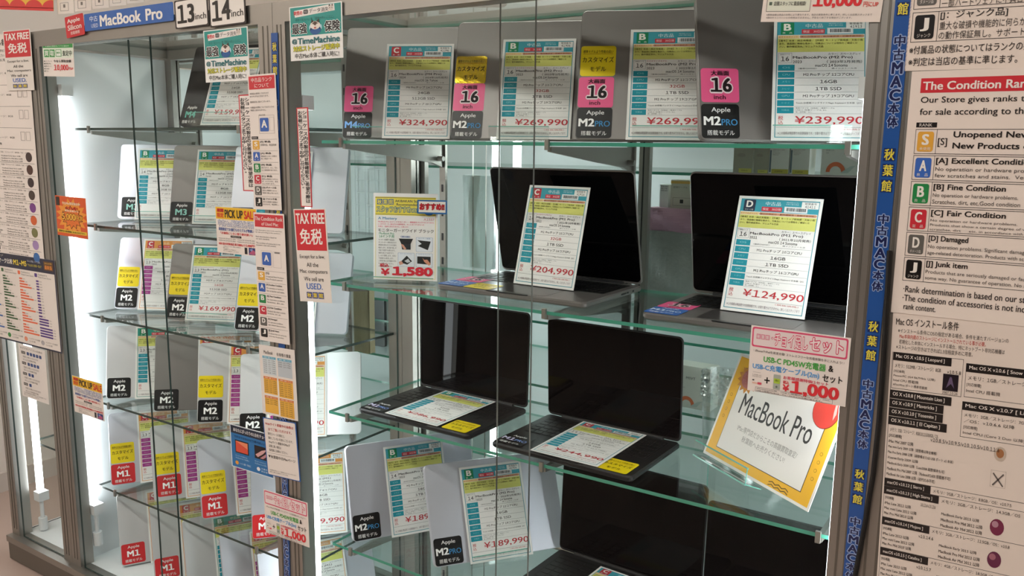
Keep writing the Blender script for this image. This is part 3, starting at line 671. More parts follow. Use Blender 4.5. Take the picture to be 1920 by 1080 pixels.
bcard('B', 14, 'MacBookPro (M3)', 'Nov 2023', '2023年11月', '', 41562, (-2.017, 1.453, z+.006, 27.0, 15.5), 'price card partly above the PICK UP SALE flyer on the second shelf', _1='M3チップ 8コアCPU', _2='8GB', _3='512GB SSD', _4='M3チップ 10コアGPU')
bcard('B', 14, 'MacBookPro (M3)', 'Nov 2023', '2023年11月', '', 41563, (-1.732, 1.423, z+.006, 22.0, 15.5), 'price card peeking out right of the upper red edged strip', _1='M3チップ 8コアCPU')
acrylic_stand('two teal lettered', .13, 'clear acrylic stand under the leftmost card of the second shelf')
acrylic_stand('partly above the PICK', .13, 'clear acrylic stand under the second card of the second shelf')
z = SB['r3']
closed_laptop(-2.287, 1.370, z+.006, 30, 17.7, 13, SILVER, 'closed silver laptop at the left end of the third shelf with yellow over black stickers', (('yellow', .004, .066), ('M2', .003, .004)))
closed_laptop(-2.043, 1.369, z+.006, 26, 18.1, 13, GREY, 'closed dark grey laptop on the third shelf left of the ¥169,99 card', (('yellow', .004, .068), ('M2', .004, .004)))
closed_laptop(-1.778, 1.389, z+.006, 25.8, 18.5, 13, SILVER, 'closed silver laptop on the third shelf beside the English rank notice', (('yellow', .003, .064), ('M2', .003, .002)))
bcard('C', 13, 'MacBookPro (M2)', '2022', '2022年6月', '', 41710, (-2.218, 1.400, z+.006, 30.0, 18.7), 'orange headed price card with magenta cells on the third shelf', True, True, _1='M2チップ 8コアCPU', _2='8GB', _3='512GB SSD', _4='M2チップ 10コアGPU')
bcard('B', 13, 'MacBookPro (M2)', '2022', '2022年6月', '¥169,990', 41711, (-1.982, 1.389, z+.006, 26.0, 19.1), 'green B price card reading ¥169,99 before a yellow sticker hides the end', rr=2, _1='M2チップ 8コアCPU', _2='16GB', _3='512GB SSD', _4='M2チップ 10コアGPU')
bcard('B', 13, 'MacBookPro (M2)', '2022', '2022年6月', '', 41712, (-1.709, 1.413, z+.006, 25.8, 19.5), 'price card mostly hidden behind the red TAX FREE notice of the middle post', _1='M2チップ 8コアCPU')
acrylic_stand('green B price card reading ¥169,99', .13, 'clear acrylic stand under the green B card reading ¥169,99')
z = SB['r4']
closed_laptop(-2.260, 1.310, z+.006, 43, 15.7, 13, WHITESHELL, 'closed pale laptop at the left end of the fourth shelf with one black sticker', (('M2', .004, .002),))
closed_laptop(-2.048, 1.322, z+.006, 43, 18.2, 13, GREY, 'closed grey laptop second from the left on the fourth shelf', (('M2', .001, .001),))
closed_laptop(-1.869, 1.329, z+.006, 39, 16.3, 13, WHITESHELL, 'closed pale laptop on the fourth shelf with yellow over black stickers', (('yellow', .002, .066), ('M2', .002, .002)))
closed_laptop(-1.683, 1.316, z+.006, 41, 18.5, 13, WHITESHELL, 'closed pale laptop on the fourth shelf above the blue picture flyer', (('M2', .001, .003),))
bcard('B', 13, 'MacBookPro (M2)', '2022', '2022年6月', '', 41720, (-2.194, 1.359, z+.006, 43.0, 16.7), 'green headed B card at the left of the fourth shelf', green=True, _1='M2チップ 8コアCPU')
bcard('C', 13, 'MacBookPro (M1)', '2020', '2020年11月', '', 41721, (-1.957, 1.395, z+.006, 43.0, 19.2), 'orange headed C card almost hidden behind the pale laptop with yellow sticker', True, True, _1='M1チップ 8コアCPU')
bcard('C', 13, 'MacBookPro (M1)', '2020', '2020年11月', '', 41722, (-1.796, 1.368, z+.006, 39.0, 18.8), 'orange headed C card left of the last pale laptop on the fourth shelf', True, True, _1='M1チップ 8コアCPU')
bcard('C', 13, 'MacBookPro (M1)', '2020', '2020年11月', '¥99,990', 41723, (-1.624, 1.354, z+.006, 41.0, 19.5), 'orange edged price card right of the upright tube of the middle showcase, price end 990', True, True, _1='M1チップ 8コアCPU')
z = SB['r5']
closed_laptop(-2.259, 1.307, z+.006, 57, 20.3, 13, SILVER, 'closed silver laptop at the left end of the fifth shelf, yellow over red stickers', (('yellow', .003, .063), ('M1', .002, .002)))
closed_laptop(-2.055, 1.310, z+.006, 57, 19.4, 13, WHITESHELL, 'closed pale laptop with dimmer yellow over red stickers on the fifth shelf', (('yellow', .008, .074), ('M1', .010, .012)))
closed_laptop(-1.850, 1.315, z+.006, 57, 19.6, 13, SILVER, 'closed silver laptop on the fifth shelf below the orange card, bright yellow over red stickers', (('yellow', .003, .066), ('M1', .003, .003)))
closed_laptop(-1.649, 1.315, z+.006, 48, 19.5, 13, SILVER, 'closed silver laptop beside the small set price flyer, one red sticker', (('M1', .002, .002),))
bcard('C', 13, 'MacBookPro (M1)', '2020', '2020年11月', '', 41730, (-2.208, 1.368, z+.006, 57.0, 21.3), 'leftmost orange headed card of the fifth shelf with a magenta column', True, True, _1='M1チップ 8コアCPU')
bcard('C', 13, 'MacBookPro (M1)', '2020', '2020年11月', '', 41731, (-2.002, 1.375, z+.006, 57.0, 20.4), 'orange headed card between the dim and the bright yellow stickers of the fifth shelf', True, True, _1='M1チップ 8コアCPU')
bcard('C', 13, 'MacBookPro (M1)', '2020', '2020年11月', '', 41732, (-1.794, 1.384, z+.006, 57.0, 20.6), 'card with a magenta column under the blue picture flyer', True, True, _1='M1チップ 8コアCPU')
bcard('C', 13, 'MacBookPro (M1)', '2020', '2020年11月', '¥89,990', 41733, (-1.577, 1.373, z+.006, 48.0, 22.0), 'orange edged price card reading ¥89,990 left of the first tilted silver laptop', True, False, _1='M1チップ 8コアCPU')
z = DECK-H
closed_laptop(-2.218, 1.296, z+.006, 60, 20.5, 13, WHITESHELL, 'closed pale laptop at the left end of the bottom row, red sticker', (('M1', .003, .004),))
closed_laptop(-2.060, 1.300, z+.006, 60, 20.5, 13, WHITESHELL, 'closed pale laptop second in the bottom row, red sticker cut by the photo edge', (('M1', .003, .004),))
closed_laptop(-1.905, 1.300, z+.006, 61, 20.5, 13, WHITESHELL, 'closed pale laptop third in the bottom row, before the green headed card')
closed_laptop(-1.745, 1.300, z+.006, 61, 20.5, 13, SILVER, 'closed silver laptop fourth in the bottom row, right of the green headed card')
closed_laptop(-1.595, 1.300, z+.006, 61, 20.5, 13, SILVER, 'closed silver laptop last in the bottom row, below the small set price flyer')
LOW = [(-2.218, 60), (-2.060, 60), (-1.905, 61), (-1.745, 61), (-1.595, 61)]
for k, (lab, rk, gr) in enumerate((('first orange headed card of the bottom row', 'C', False), ('second orange headed card of the bottom row, under a shelf edge', 'C', False), ('green headed B card in the bottom row', 'B', True), ('orange headed C card in the bottom row below the lone red sticker', 'C', False), ('orange edged card in the lowest row right of the middle post', 'C', False))):
    X, yw = LOW[k]; ya = math.radians(yw); u = .078; off = .013
    bcard(rk, 13, 'MacBookPro (M1)', '2020', '2020年11月', '', 41740+k, (X+u*math.cos(ya)+off*math.sin(ya), 1.298+u*math.sin(ya)-off*math.cos(ya), z+.006, yw, 21.5), lab, not gr, not gr, gr, _1='M1チップ 8コアCPU')

# ------------------------------------------------------------------ posters, notices and strips on the fronts
PY = FY-.0025
def poster(TL, TR, BL, dw, dh, label, cat='poster', base='#efe6df', gloss=True, Y=PY, name='poster', group=None, radius=0):
    M, w, h = sheet_frame(TL, TR, BL, Y)
    s = Sheet(dw, dh, w, h, base, gloss, radius=radius)
    s.place = lambda nm=name: tag(s.build(nm, M), label, cat, group)
    return s
def tax_free(TL, TR, BL, label):
    s = poster(TL, TR, BL, 60, 176, label, 'notice', base='#eae3db', group='TAX FREE notices', Y=PY-.003)
    s.rect(2, 2, 56, 76, '#d32e38'); s.t(4, 8, 53, 20, 'TAX FREE', '#f7efe8', .05); s.t(9, 37, 42, 30, '免税', '#f7efe8', .03)
    s.t(6, 86, 47, 9, 'Except for a few,', '#2a2a2a', .01); s.t(18, 101, 22, 8, 'All the', '#2a2a2a', .01); s.t(4, 114, 52, 9, 'Mac computers', '#2a2a2a', .01)
    s.t(11, 128, 37, 8, 'We sell are', '#2a2a2a', .01); s.t(15, 140, 30, 11.5, 'USED.', '#2f6cc4', .02)
    for k, g_ in enumerate('秋葉館'): s.rect(14+11*k, 157, 10, 12, '#24418f', 2); s.t(15+11*k, 158.5, 8, 9, g_, '#f1d83a', .03)
    s.place()
tax_free((5, 59), (56, 54), (17, 170), 'TAX FREE notice at the upper left, on the post left of the tall cabinet opening')
tax_free((550, 392), (610, 391), (556, 564), 'TAX FREE notice in the centre, on the post under the red edged strip')
# green 10,000 leaflet behind the left post
s = poster((78, 63), (136, 61), (86, 143), 60, 80, 'green banded buy back leaflet reading 10,000 at the upper left', 'leaflet', Y=FY+.0012)
s.lines(3, 4, 26, 10, ['買取のご案内', '高価買取中'], '#4a4a4a'); s.disc(29, 12, 4, 6, '#8a8f8a', 1); s.disc(29, 12, 3.2, 5, '#efe6df', 2); s.t(36, 9, 16, 6, '土・日', '#3a3a3a', .03)
s.rect(1, 20, 58, 26, '#e6efe0'); s.rect(1, 20, 58, 7, '#2f9a46', 2); s.t(6, 22, 46, 3.4, '秋葉館の買取はいつでも強化中', '#dff2df')
for k, g_ in enumerate('買取'): s.rect(3+11*k, 30, 10, 14, '#2f9a46', 2); s.t(4+11*k, 32, 8, 10, g_, '#eef6ea', .04)
s.rect(26, 30, 11, 13, '#2f9a46', 2); s.rect(27, 31, 9, 11, '#eef6ea', 3); s.t(28, 34, 7, 4, '無料', '#2f9a46', .03, 4); s.t(39, 32, 18, 10, '査定中', '#4a5a4a', .04)
s.lines(2, 50, 16, 22, ['■スピーディーに', '■不要なMac', '■店頭スタッフ', '■にお任せ', '■下さい'], '#4a5a4a'); s.t(21, 49, 34, 5, '今なら買取金額', '#2a2a2a', .03)
s.t(21, 58, 28, 12, '10,000', '#e0343a', .04); s.t(50, 63, 8, 5, '円UP', '#e0343a', .03); s.place('leaflet')
# sign boards above the doors
SY = FY-.006
s = poster((121, 33), (155, 24), (126, 72), 40, 45, 'small red sign board left of the long blue sign', 'sign', base='#cf2f36', Y=SY, radius=.003)
s.t(5, 6, 28, 11, 'Apple', '#f7ece8', .03); s.t(5, 19, 30, 11, 'Silicon', '#f7ece8', .03); s.t(10, 33, 20, 7, '搭載機種', '#f2c9c4', .03); s.place('sign_board')
s = poster((157, 27), (324, 3), (160, 59), 200, 37, 'long blue sign board above the left showcase doors', 'sign', base='#3466b4', Y=SY, radius=.004)
s.t(14, 6, 19, 12, '中古', '#e6edf6', .02); s.t(17, 23, 16, 8, 'USED', '#e6edf6', .01); s.t(38, 7, 94, 24, 'MacBook', '#f5f3ef', .045); s.t(142, 7, 36, 24, 'Pro', '#f5f3ef', .045); s.place('sign_board')
for (TL, TR, BL, n_, lab) in (((326, 2), (389, -8), (330, 55), '13', 'black framed white sign reading 13 inch'), ((390.5, -7), (459, -18), (394.5, 52), '14', 'black framed white sign reading 14 inch')):
    s = poster(TL, TR, BL, 62, 56, lab, 'sign', base='#2a2220', Y=SY, radius=.004, group='inch size signs')
    s.rrect(2.5, 2.5, 57, 51, 3, '#f1ece6'); s.t(5, 10, 32, 36, n_, '#1c1816', .05); s.t(38, 30, 20, 12, 'inch', '#2a2420', .02); s.place('sign_board')
# green insurance posters
def insurance(TL, TR, BL, label):
    s = poster(TL, TR, BL, 100, 104, label, 'poster', base='#f1f1ee', group='green insurance posters', Y=PY-.0015)
    s.rect(2, 2, 96, 55, '#2f9a93'); s.poly([(10, 8), (86, 2.5), (87, 15), (11, 21)], '#f0ece8', 2)
    s.t(9, 9, 17, 8, '突然の', '#d8343c', .05); s.rrect(28, 8, 9, 8, 2, '#2a2a2c', 3); s.rect(29, 10.5, 7, .8, '#d8d8d8', 4); s.rect(29, 13, 7, .8, '#d8d8d8', 4); s.t(39, 7, 37, 8.5, 'データ消失', '#2a2a2c', .02)
    s.disc(80, 10, 4.5, 5, '#e2d8d0', 3); s.poly([(76, 7), (77, 2), (79.5, 5.5)], '#4a4540', 4); s.poly([(84, 7), (83.5, 2), (81, 5.5)], '#4a4540', 4); s.rect(77.5, 8.5, 1.2, 1.6, '#2a2624', 5); s.rect(81.5, 8.5, 1.2, 1.6, '#2a2624', 5)
    s.t(12, 23, 73, 6, 'その「えぇー」を「良かった」ことに。', '#1d5a58', .01)
    s.tt(5, 33, 29, 20, '最強', '#1d1d1f', '#eef4f2', .045, .1); s.tt(67, 33, 29, 20, '保険', '#1d1d1f', '#eef4f2', .045, .1)
    s.disc(50, 48, 10.5, 9, '#2d5f9d', 3); s.disc(50, 39, 9.5, 8, '#ece4dc', 4); s.poly([(42, 35), (44, 27.5), (48, 32)], '#4c4038', 5); s.poly([(58, 35), (57, 27.5), (52, 32)], '#4c4038', 5); s.poly([(43, 37), (50, 31), (57, 37), (54, 36), (50, 40), (46, 36)], '#5a4a40', 6)
    s.disc(50, 44, 2, 1.6, '#b4473f', 7); s.disc(40.5, 43, 2.2, 5, '#bfe0f0', 3); s.disc(60, 43, 2.2, 5, '#bfe0f0', 3)
    s.t(4, 62, 10, 10, '@', '#1f6e74', .04); s.t(15, 61, 80, 12, 'TimeMachine', '#1f6e74', .045)
    s.tt(6, 76, 88, 10.5, '対応ストレージ販売中', '#e9e23a', '#4d6a3a', .03, .075)
    s.t(9, 90, 84, 10, '中古Mac本体ご購入時に!', '#2a2a2c', .018); s.place()
insurance((381, 58), (464, 49), (387, 155), 'green insurance poster on the left showcase, below the 14 inch sign')
insurance((542, 14), (641, 2), (544, 115), 'green insurance poster on the middle showcase, above the vertical red edged strip')
# red edged vertical strips
def strip(TL, TR, BL, label):
    s = poster(TL, TR, BL, 23, 190, label, 'notice', base='#c92f3a', group='red edged vertical strips')
    s.rect(2, 2.2, 19, 185.6, '#f1e9e3'); s.tv(11.8, 6, 8.5, 176, 'ショーケース内の製品の状態確認をご希望の際は', '#1f1c1c', .03, fill=.93); s.tv(3, 6, 8.5, 150, 'お気軽にスタッフまでお申し付けください。', '#1f1c1c', .03, fill=.93); s.place('notice_strip')
strip((447, 178), (470, 175), (456, 358), 'red edged vertical strip left of the Japanese rank notice')
strip((555.5, 202), (577.5, 202), (564, 388), 'red edged vertical strip above the central TAX FREE notice')
# rank notices on the post
RK = [('S', '#e8b24a'), ('A', '#3b66b8'), ('B', '#2c8a4e'), ('C', '#cc3a4a'), ('D', '#66635f'), ('J', '#1d1b1b')]
s = poster((464, 141), (516, 134), (477, 392), 54, 252, 'tall Japanese used rank notice with a red heading on the post', 'notice', Y=PY-.003)
s.rect(2, 3, 50, 24, '#d33a42'); s.t(7, 6, 40, 8, '中古品ランク', '#f6e9e4', .02); s.t(13, 17, 28, 7, 'について', '#f6e9e4', .02)
s.lines(3, 33, 46, 34, ['本商品は使用しております', 'のでキズなどがあります。', '', '使用状況に差がございます。', '', '付属品の状態についてはランクの', '判定に含まれません。'], '#3a3634', .012)
s.box(18, 75, 30, 34, .5, '#a9a09a'); s.rrect(20, 80, 17, 25, 2, '#3b66b8', 2); s.t(23, 84, 11, 14, 'A', '#f0eee8', .05); s.box(39, 79, 8, 25, .4, '#b9b0aa')
s.t(19, 73, 12, 3, '商品の状態', '#4a4644'); s.rect(2, 114, 13, 5, '#1f1c1c'); s.t(4, 115.2, 9, 2.6, 'RANK', '#e8e2dc')
y = 120
for (g_, c), tx in zip(RK, (('[S] 新品', '未開封品、新品同様'), ('[A] 美品', '使用感が少なく状態の', '良い商品です。'), ('[B] 良品', '細かなキズ、スレ、汚れ', 'など使用感があります。'), ('[C] 並品', '動作に問題ありません', 'が、キズや汚れ、変色', 'などがあります。'), ('[D] ダメージ品', '動作に問題ありません', '破損や割れがあります。'), ('[J] ジャンク品', '重大な破損や故障の', 'あるもの。保証無し。'))):
    s.rect(2, y-.6, 50, .5, '#9a918b'); s.rrect(3.5, y+1.6, 13.5, 17, 1.6, c, 2); s.t(7, y+4, 6.5, 8.5, g_, '#f3efe8', .05); s.t(6, y+14.5, 8.5, 2.4, '良　品', '#f3efe8')
    s.t(19, y+2, 20 if len(tx[0]) < 7 else 27, 4.2, tx[0], '#1f1c1c', .03); s.lines(19, y+8, 31, 3.2*len(tx[1:])*1.2, list(tx[1:]), '#4a4543', .01); y += 21.5
s.place('notice')
s = poster((475, 398), (532, 393), (487, 637), 58, 240, 'narrow English rank notice with a red heading on the post', 'notice', Y=PY-.003)
s.rect(2, 3, 54, 23, '#d33a42'); s.t(3, 7, 52, 7, 'The Condition Rank', '#f6e9e4', .02); s.t(15, 17, 32, 6, 'of Used Mac', '#f6e9e4', .02)
s.lines(3, 31, 50, 30, ['Our Store gives ranks to the used Macs', 'for sale according to the condition.', '', 'Rank determination is based on', 'our store standards.', '', 'The condition of accessories is not', 'included in the rank content.'], '#3a3634', .008)
s.rrect(13, 72, 17, 24, 2, '#3b66b8', 2); s.t(17, 77, 9, 12, 'A', '#f0eee8', .05); s.box(11.5, 69, 20, 30, .4, '#b9b0aa'); s.box(34, 70, 15, 29, .4, '#b9b0aa'); s.rect(37, 70, 10, 3, '#8a8480'); s.rect(2, 101, 14, 5, '#1f1c1c'); s.t(4, 102.2, 10, 2.6, 'RANK', '#e8e2dc')
y = 107
for (g_, c), tx in zip(RK, (('[S]', 'Unopened New Products', 'New Products opened'), ('[A] Excellent Condition', 'No operation or hardware', 'few scratches and stains.'), ('[B] Fine Condition', 'No operation problems.', 'Scratches, dirt, etc.'), ('[C] Fair Condition', 'Products that show a certain', 'scratches, dirt, etc.'), ('[D] Damaged', 'No operation problems.', 'age-related deterioration.'), ('[J] Junk item', 'Products that are seriously', 'some way. No guarantee.'))):
    s.rect(2, y-.6, 54, .5, '#9a918b'); s.rrect(3.5, y+2, 13, 16, 1.6, c, 2); s.t(7, y+4, 6.5, 8.5, g_, '#f3efe8', .05)
    s.t(19, y+2, min(30, 2+1.4*len(tx[0])), 4, tx[0], '#1f1c1c', .03); s.lines(19, y+8.5, 34, 8, list(tx[1:]), '#4a4543', .01); y += 21.5
s.place('notice')
# PICK UP SALE flyers
def pickup(TL, TR, BL, label):
    s = poster(TL, TR, BL, 76, 86, label, 'flyer', base='#ede4dc', group='PICK UP SALE flyers')
    s.rect(.5, .5, 75, 22, '#f0c22e'); s.t(3, 3, 13, 7, '期間', '#c8322c', .06); s.t(3, 11, 13, 9, '限定', '#e0622c', .06)
    s.tt(18, 4.5, 34, 15, 'PICK UP', '#221c1a', '#f0c22e', .05, .07); s.t(54, 4.5, 21, 15, 'SALE', '#d8322c', .05)
    s.tt(4, 24, 68, 12, '中古Mac販売強化月間', '#f1ece6', '#3a5fa8', .03, .08); s.t(5, 38, 66, 6, '期間限定でお値打ちのモデルが勢揃い', '#3a5fa8', .03)
    s.t(8, 46, 60, 4.6, '「お値段にしない限り絶対買い!」', '#d8323a', .03); s.rect(27, 52, 20, 4, '#2a2624'); s.t(29, 52.9, 16, 2.2, '対象商品モデル', '#e8e2dc')
    s.lines(4, 57.5, 68, 6.5, ['MacBook Air (13-inch M1, 2020) ・ MacBook Air (15-inch M2, 2023)', 'MacBook Air (13-inch M2, 2022) ・ MacBook Pro (13-inch M2, 2022)'], '#3a3634', .012)
    s.t(4, 66, 50, 4.5, 'B品C品の対象商品 表示価格より', '#d8323a', .04); s.t(55, 65.2, 19, 5.6, '5,000円引', '#d8323a', .04)
    s.lines(12, 72, 34, 11, ['※対象モデルをご購入の場合に', '限ります', '※期間中でも予告なく', '終了する場合がございます'], '#5a5552')
    s.rect(52, 72, 5, 12, '#22222a'); s.rect(59.5, 71.5, 14, 13, '#2c3a78'); s.poly([(60, 83), (66, 74), (73, 79), (70, 84)], '#b9587e', 2); s.poly([(61, 75), (67, 72.5), (66, 78)], '#7f9ad0', 3); s.place('flyer')
pickup((403.5, 387), (480, 392), (410, 473), 'PICK UP SALE flyer on the right part of the left showcase glass')
pickup((135, 703.5), (191, 720), (142, 772), 'PICK UP SALE flyer low on the post at the far left')
# orange burst flyer
s = poster((103, 366), (160, 372), (108, 440), 58, 74, 'orange burst flyer reading 5,000 on the far left post', 'flyer', base='#e2632a')
s.rect(1, 1, 56, 72, '#df5a26')
pts = []
for k in range(32):
    a = 2*math.pi*k/32; q = 1 if k % 2 else .72; pts.append((30+30*q*math.cos(a), 36+34*q*math.sin(a)))
s.poly(pts, '#ef9a34', 2)
pts = []
for k in range(26):
    a = 2*math.pi*k/26; q = 1 if k % 2 else .7; pts.append((31+21*q*math.cos(a), 38+22*q*math.sin(a)))
s.poly(pts, '#3a1d14', 3); s.poly([(31+(x-31)*.92, 38+(y_-38)*.92) for x, y_ in pts], '#e8782a', 4)
s.t(14, 10, 34, 5, '中古Mac買取強化中!', '#f6e4c8', .04, lay=5); s.t(20, 18, 24, 5, '今なら最大', '#c8231e', .05, lay=5); s.t(18, 24, 26, 4, '買取金額から', '#f6e4c8', .03, lay=5)
s.tt(12, 31, 26, 14, '5,000', '#f0b43a', '#5a1c12', .05, .1, 5); s.tt(38, 33, 13, 10, '円UP', '#f0b43a', '#5a1c12', .05, .1, 5)
s.rect(1, 62, 56, 6, '#f0c83a', 3); s.t(4, 63.2, 50, 3.6, '買取なら秋葉館におまかせ下さい', '#3a2014', .03, 5); s.rect(1.5, 2, 7, 16, '#2a1c18', 3); s.place('flyer')
# operating system notice on the far left
DOTS = ['#3a2a2a', '#4a2a20', '#332226', '#40302a', '#7a3a8a', '#d8622c', '#7a7a4a', '#a88ac0', '#2f6cb0']
s = poster((-72, 72), (50, 60), (-24, 478), 130, 420, 'long operating system requirement notice at the left edge', 'notice')
s.t(6, 8, 90, 12, 'Mac OS インストール条件', '#1f1c1c', .03); s.lines(6, 26, 116, 22, ['※インストール条件にOSの指定がある場合、条件を満たすバージョンのOSが', 'Mac本体内蔵のストレージにインストールされている事が必要。', '※ストレージの空きはできれば1.5倍程度多めに用意。'], '#4a4543', .01)
y = 54
for k in range(4):
    s.rect(6, y, 46, 9, '#1f1c1c', 2); s.t(9, y+2, 38, 5, ['v10.5 [ Leopard ]', 'v10.6 [ Snow Leopard ]', 'v10.7 [ Lion ]', 'v10.8 [ Mountain Lion ]'][k], '#efe8e2', .02); s.box(104, y+4, 8, 16, .6, '#8a807c', 2); s.box(114, y+4, 8, 16, .6, '#a09690', 2)
    s.lines(8, y+13, 84, 16, ['メモリ：512MB／ストレージ：8GB', '[対応機種]', 'Intel CPU 搭載機'], '#4a4543', .01); s.rect(4, y+36, 122, .6, '#6a625e'); y += 39
for k in range(9):
    s.rect(6, y, 38, 7, '#1f1c1c', 2); s.t(9, y+1.5, 31, 4, ['[ Yosemite ]', '[ El Capitan ]', '[ Sierra ]', '[ High Sierra ]', '[ Mojave ]', '[ Catalina ]', '[ Big Sur ]', '[ Monterey ]', '[ Ventura ]'][k], '#efe8e2', .02)
    s.t(48, y+1.6, 66, 3.4, 'メモリ：2GB／ストレージ：8.8GB／OS：v10', '#5a5552'); s.lines(12, y+9, 40, 12, ['iMac Late 2012 以降', 'Mac mini Late 2012 以降', 'Mac Pro Mid 2010 以降'], '#4a4543', .015); s.lines(62, y+9, 42, 12, ['MacBook Early 2015 以降', 'MacBook Pro Mid 2012 以降', 'MacBook Air Mid 2012 以降'], '#4a4543', .015)
    s.disc(116, y+11, 6, 9, DOTS[k], 2); s.rect(4, y+22.5, 122, .6, '#6a625e'); y += 23.3
s.place('notice')
# benchmark chart
s = poster((-38, 468), (102, 488.5), (-22, 628), 150, 172, 'benchmark bar chart notice with a dark heading at the left edge', 'chart', base='#ece4dd')
s.rect(0, 0, 150, 172, '#1d2340', 1); s.rect(2, 26, 146, 143, '#ece4dd', 2); s.t(30, 3, 20, 4, 'チップ', '#e8e4e0'); s.t(22, 9, 46, 10, 'ベンチマーク比較', '#f2efea', .03); s.t(70, 9, 26, 10, 'M1~M5', '#f0d63a', .04)
s.t(74+24, 6, 25, 4, '気になる性能、すべて公開。', '#d8dce8'); s.t(98, 13, 27, 5, 'でも出来る情報一覧は？', '#d8c83a'); s.rect(129, 4, 18, 17, '#5a3a20', 3); s.t(131, 5.5, 14, 4, '2024年', '#e8b24a', lay=4); s.t(131, 11, 14, 8, '最新版', '#e8903a', .04, lay=4)
rnd = random.Random(5)
for q, (x, c, mx) in enumerate(((12, '#3a68b0', 22), (45, '#2f5a2c', 20), (79, '#ee7148', 26), (112, '#52308a', 24))):
    s.rrect(x-2, 29, 5, 7, 1, c, 3); s.lines(x+5, 29, 24, 8, ['Geekbench 6', 'Multi-Core Score'], '#6a645f')
    for r_ in range(20):
        L = (6+mx*((r_ % 4)/3.3)**1.3*(.7+.02*r_)) if q < 3 else (5+r_*.15 if r_ < 13 else 18+ (6 if r_ > 15 else 0))
        s.rect(x, 42+r_*5.1+(r_//4)*1.6, L, 3.1, c, 3); s.t(x+L+1, 42.6+r_*5.1+(r_//4)*1.6, 4.5, 2, str(rnd.randint(2000, 9800)), '#6a645f')
for x, c in ((12, '#3a68b0'), (45, '#2f8a3c'), (79, '#ee9a78'), (112, '#b8b4b8')): s.disc(x+3, 160, 3.4, 4.6, c, 3); s.lines(x+9, 156, 22, 8, ['ベンチマークの結果', 'による比較'], '#5a5552')
s.place('chart')
# small paper below
s = poster((34, 644), (84, 658), (46, 743), 52, 100, 'small white legend sheet under the benchmark chart', 'notice', base='#ebe5e0')
s.t(4, 4, 43, 3.4, 'おすすめアイコンの見方', '#4a4644'); y = 12
for k, n_ in enumerate((5, 4, 2, 1)):
    s.rect(5, y, 8, 5, '#3a3634'); s.t(6, y+1.3, 6, 2.2, '評価', '#e8e2dc')
    for q in range(n_): s.rrect(16+6*q, y-.5, 4.6, 6, 1.2, '#34508a', 2)
    s.lines(8, y+8, 30, 9, ['快適にお使いいただけます', 'ほとんどの作業が可能'], '#6a645f'); y += 20
s.lines(4, 90, 44, 6, ['※当店独自の基準による目安です', '詳しくはスタッフまで'], '#6a645f'); s.place('notice')
# price table
s = poster((485, 645.5), (552, 656.5), (490, 774), 66, 126, 'white price table notice with blue and orange blocks', 'notice', base='#ece5df', Y=PY-.0025)
s.t(9, 9, 17, 6, 'MacBook', '#3a3634', .01); s.t(33, 9.5, 26, 6, '各機種の重量', '#3a3634', .01)
for (x, y, w_, h_, hc, bc, n_, m_) in ((6, 19, 25, 33, '#6fb6d0', '#d6e0e4', 7, 7), (34, 19, 26, 33, '#6fb6d0', '#c3ccd2', 7, 3), (6, 56, 25, 31, '#e08a52', '#efb94c', 7, 7), (34, 56, 26, 33, '#e08a52', '#efb94c', 7, 7), (6, 91, 25, 31, '#e08a52', '#efb94c', 7, 3), (34, 91, 26, 33, '#e08a52', '#efb94c', 7, 7)):
    s.rect(x, y, w_, h_, bc); s.rect(x, y, w_, 4.2, hc, 2); s.t(x+3, y+1.1, w_-6, 2, '機種名　重量　サイズ', '#f2ece4')
    for k in range(m_):
        yy = y+6+k*(h_-7)/n_; s.t(x+1.5, yy, 6.5, 2, '13-inch', '#4a4644', .02); s.t(x+10.5, yy, 4, 2, '1.%d' % (2+k), '#4a4644', .02); s.t(x+16.5, yy, 7, 2, '2.0kg', '#4a4644', .02)
s.place('notice')
# blue picture flyer and white web page notice
s = poster((430.5, 794), (510, 815.5), (433, 873), 80, 80, 'blue flyer with two screen pictures, partly under the web page notice', 'flyer', base='#e9eef2', Y=FY-.0018)
s.rect(1.5, 1.5, 77, 77, '#2474b4'); s.rect(1.5, 1.5, 77, 14, '#1d2b40', 2); s.t(7, 5, 66, 7, 'あなたにぴったりの1台をチョイス', '#f0f2f4', .03); s.t(8, 19, 64, 4.5, 'できるできない?どう選べばいいの?', '#123a66', .03)
for x in (9, 46): s.rect(x, 27, 26, 24, '#17171b', 2)
s.rect(10.5, 29, 23, 20, '#e0533e', 3); s.poly([(10.5, 29), (33.5, 29), (33.5, 40)], '#f0906a', 4); s.rect(47.5, 29, 23, 20, '#231a20', 3); s.poly([(48, 44), (60, 34), (70, 30), (62, 40), (52, 48)], '#d8a8a8', 4); s.poly([(56, 49), (68, 38), (70, 42), (62, 49)], '#c88e94', 4)
s.lines(9, 55, 26, 7, ['M1 13インチの鮮やかな', 'MacBook Proで快適に'], '#b8dcf0'); s.lines(46, 55, 26, 7, ['M2 13インチモデルで', 'MacBook Airの軽さを'], '#b8dcf0'); s.disc(11, 70, 3.2, 3.6, '#e8a03a', 2); s.t(16, 68, 22, 3.6, 'ムービー編集・写真加工', '#d8ecf6'); s.disc(52, 70, 3.2, 3.6, '#f0f2f4', 2); s.lines(57, 66, 16, 8, ['文書作成', '表計算'], '#d8ecf6'); s.place('flyer')
s = poster((492.5, 782), (554.5, 793), (499.5, 889), 62, 110, 'white notice with blue edge about the web page, above the small set price flyer', 'notice', base='#2c62ac', Y=PY-.003)
s.rrect(1.6, 1.6, 58.8, 106.8, 2, '#eee6df'); s.t(4, 8, 53, 5.4, 'Webサイト掲載中の画像は', '#c23a3a', .02); s.t(9, 18, 44, 5.4, '全てご覧いただけます。', '#c23a3a', .02)
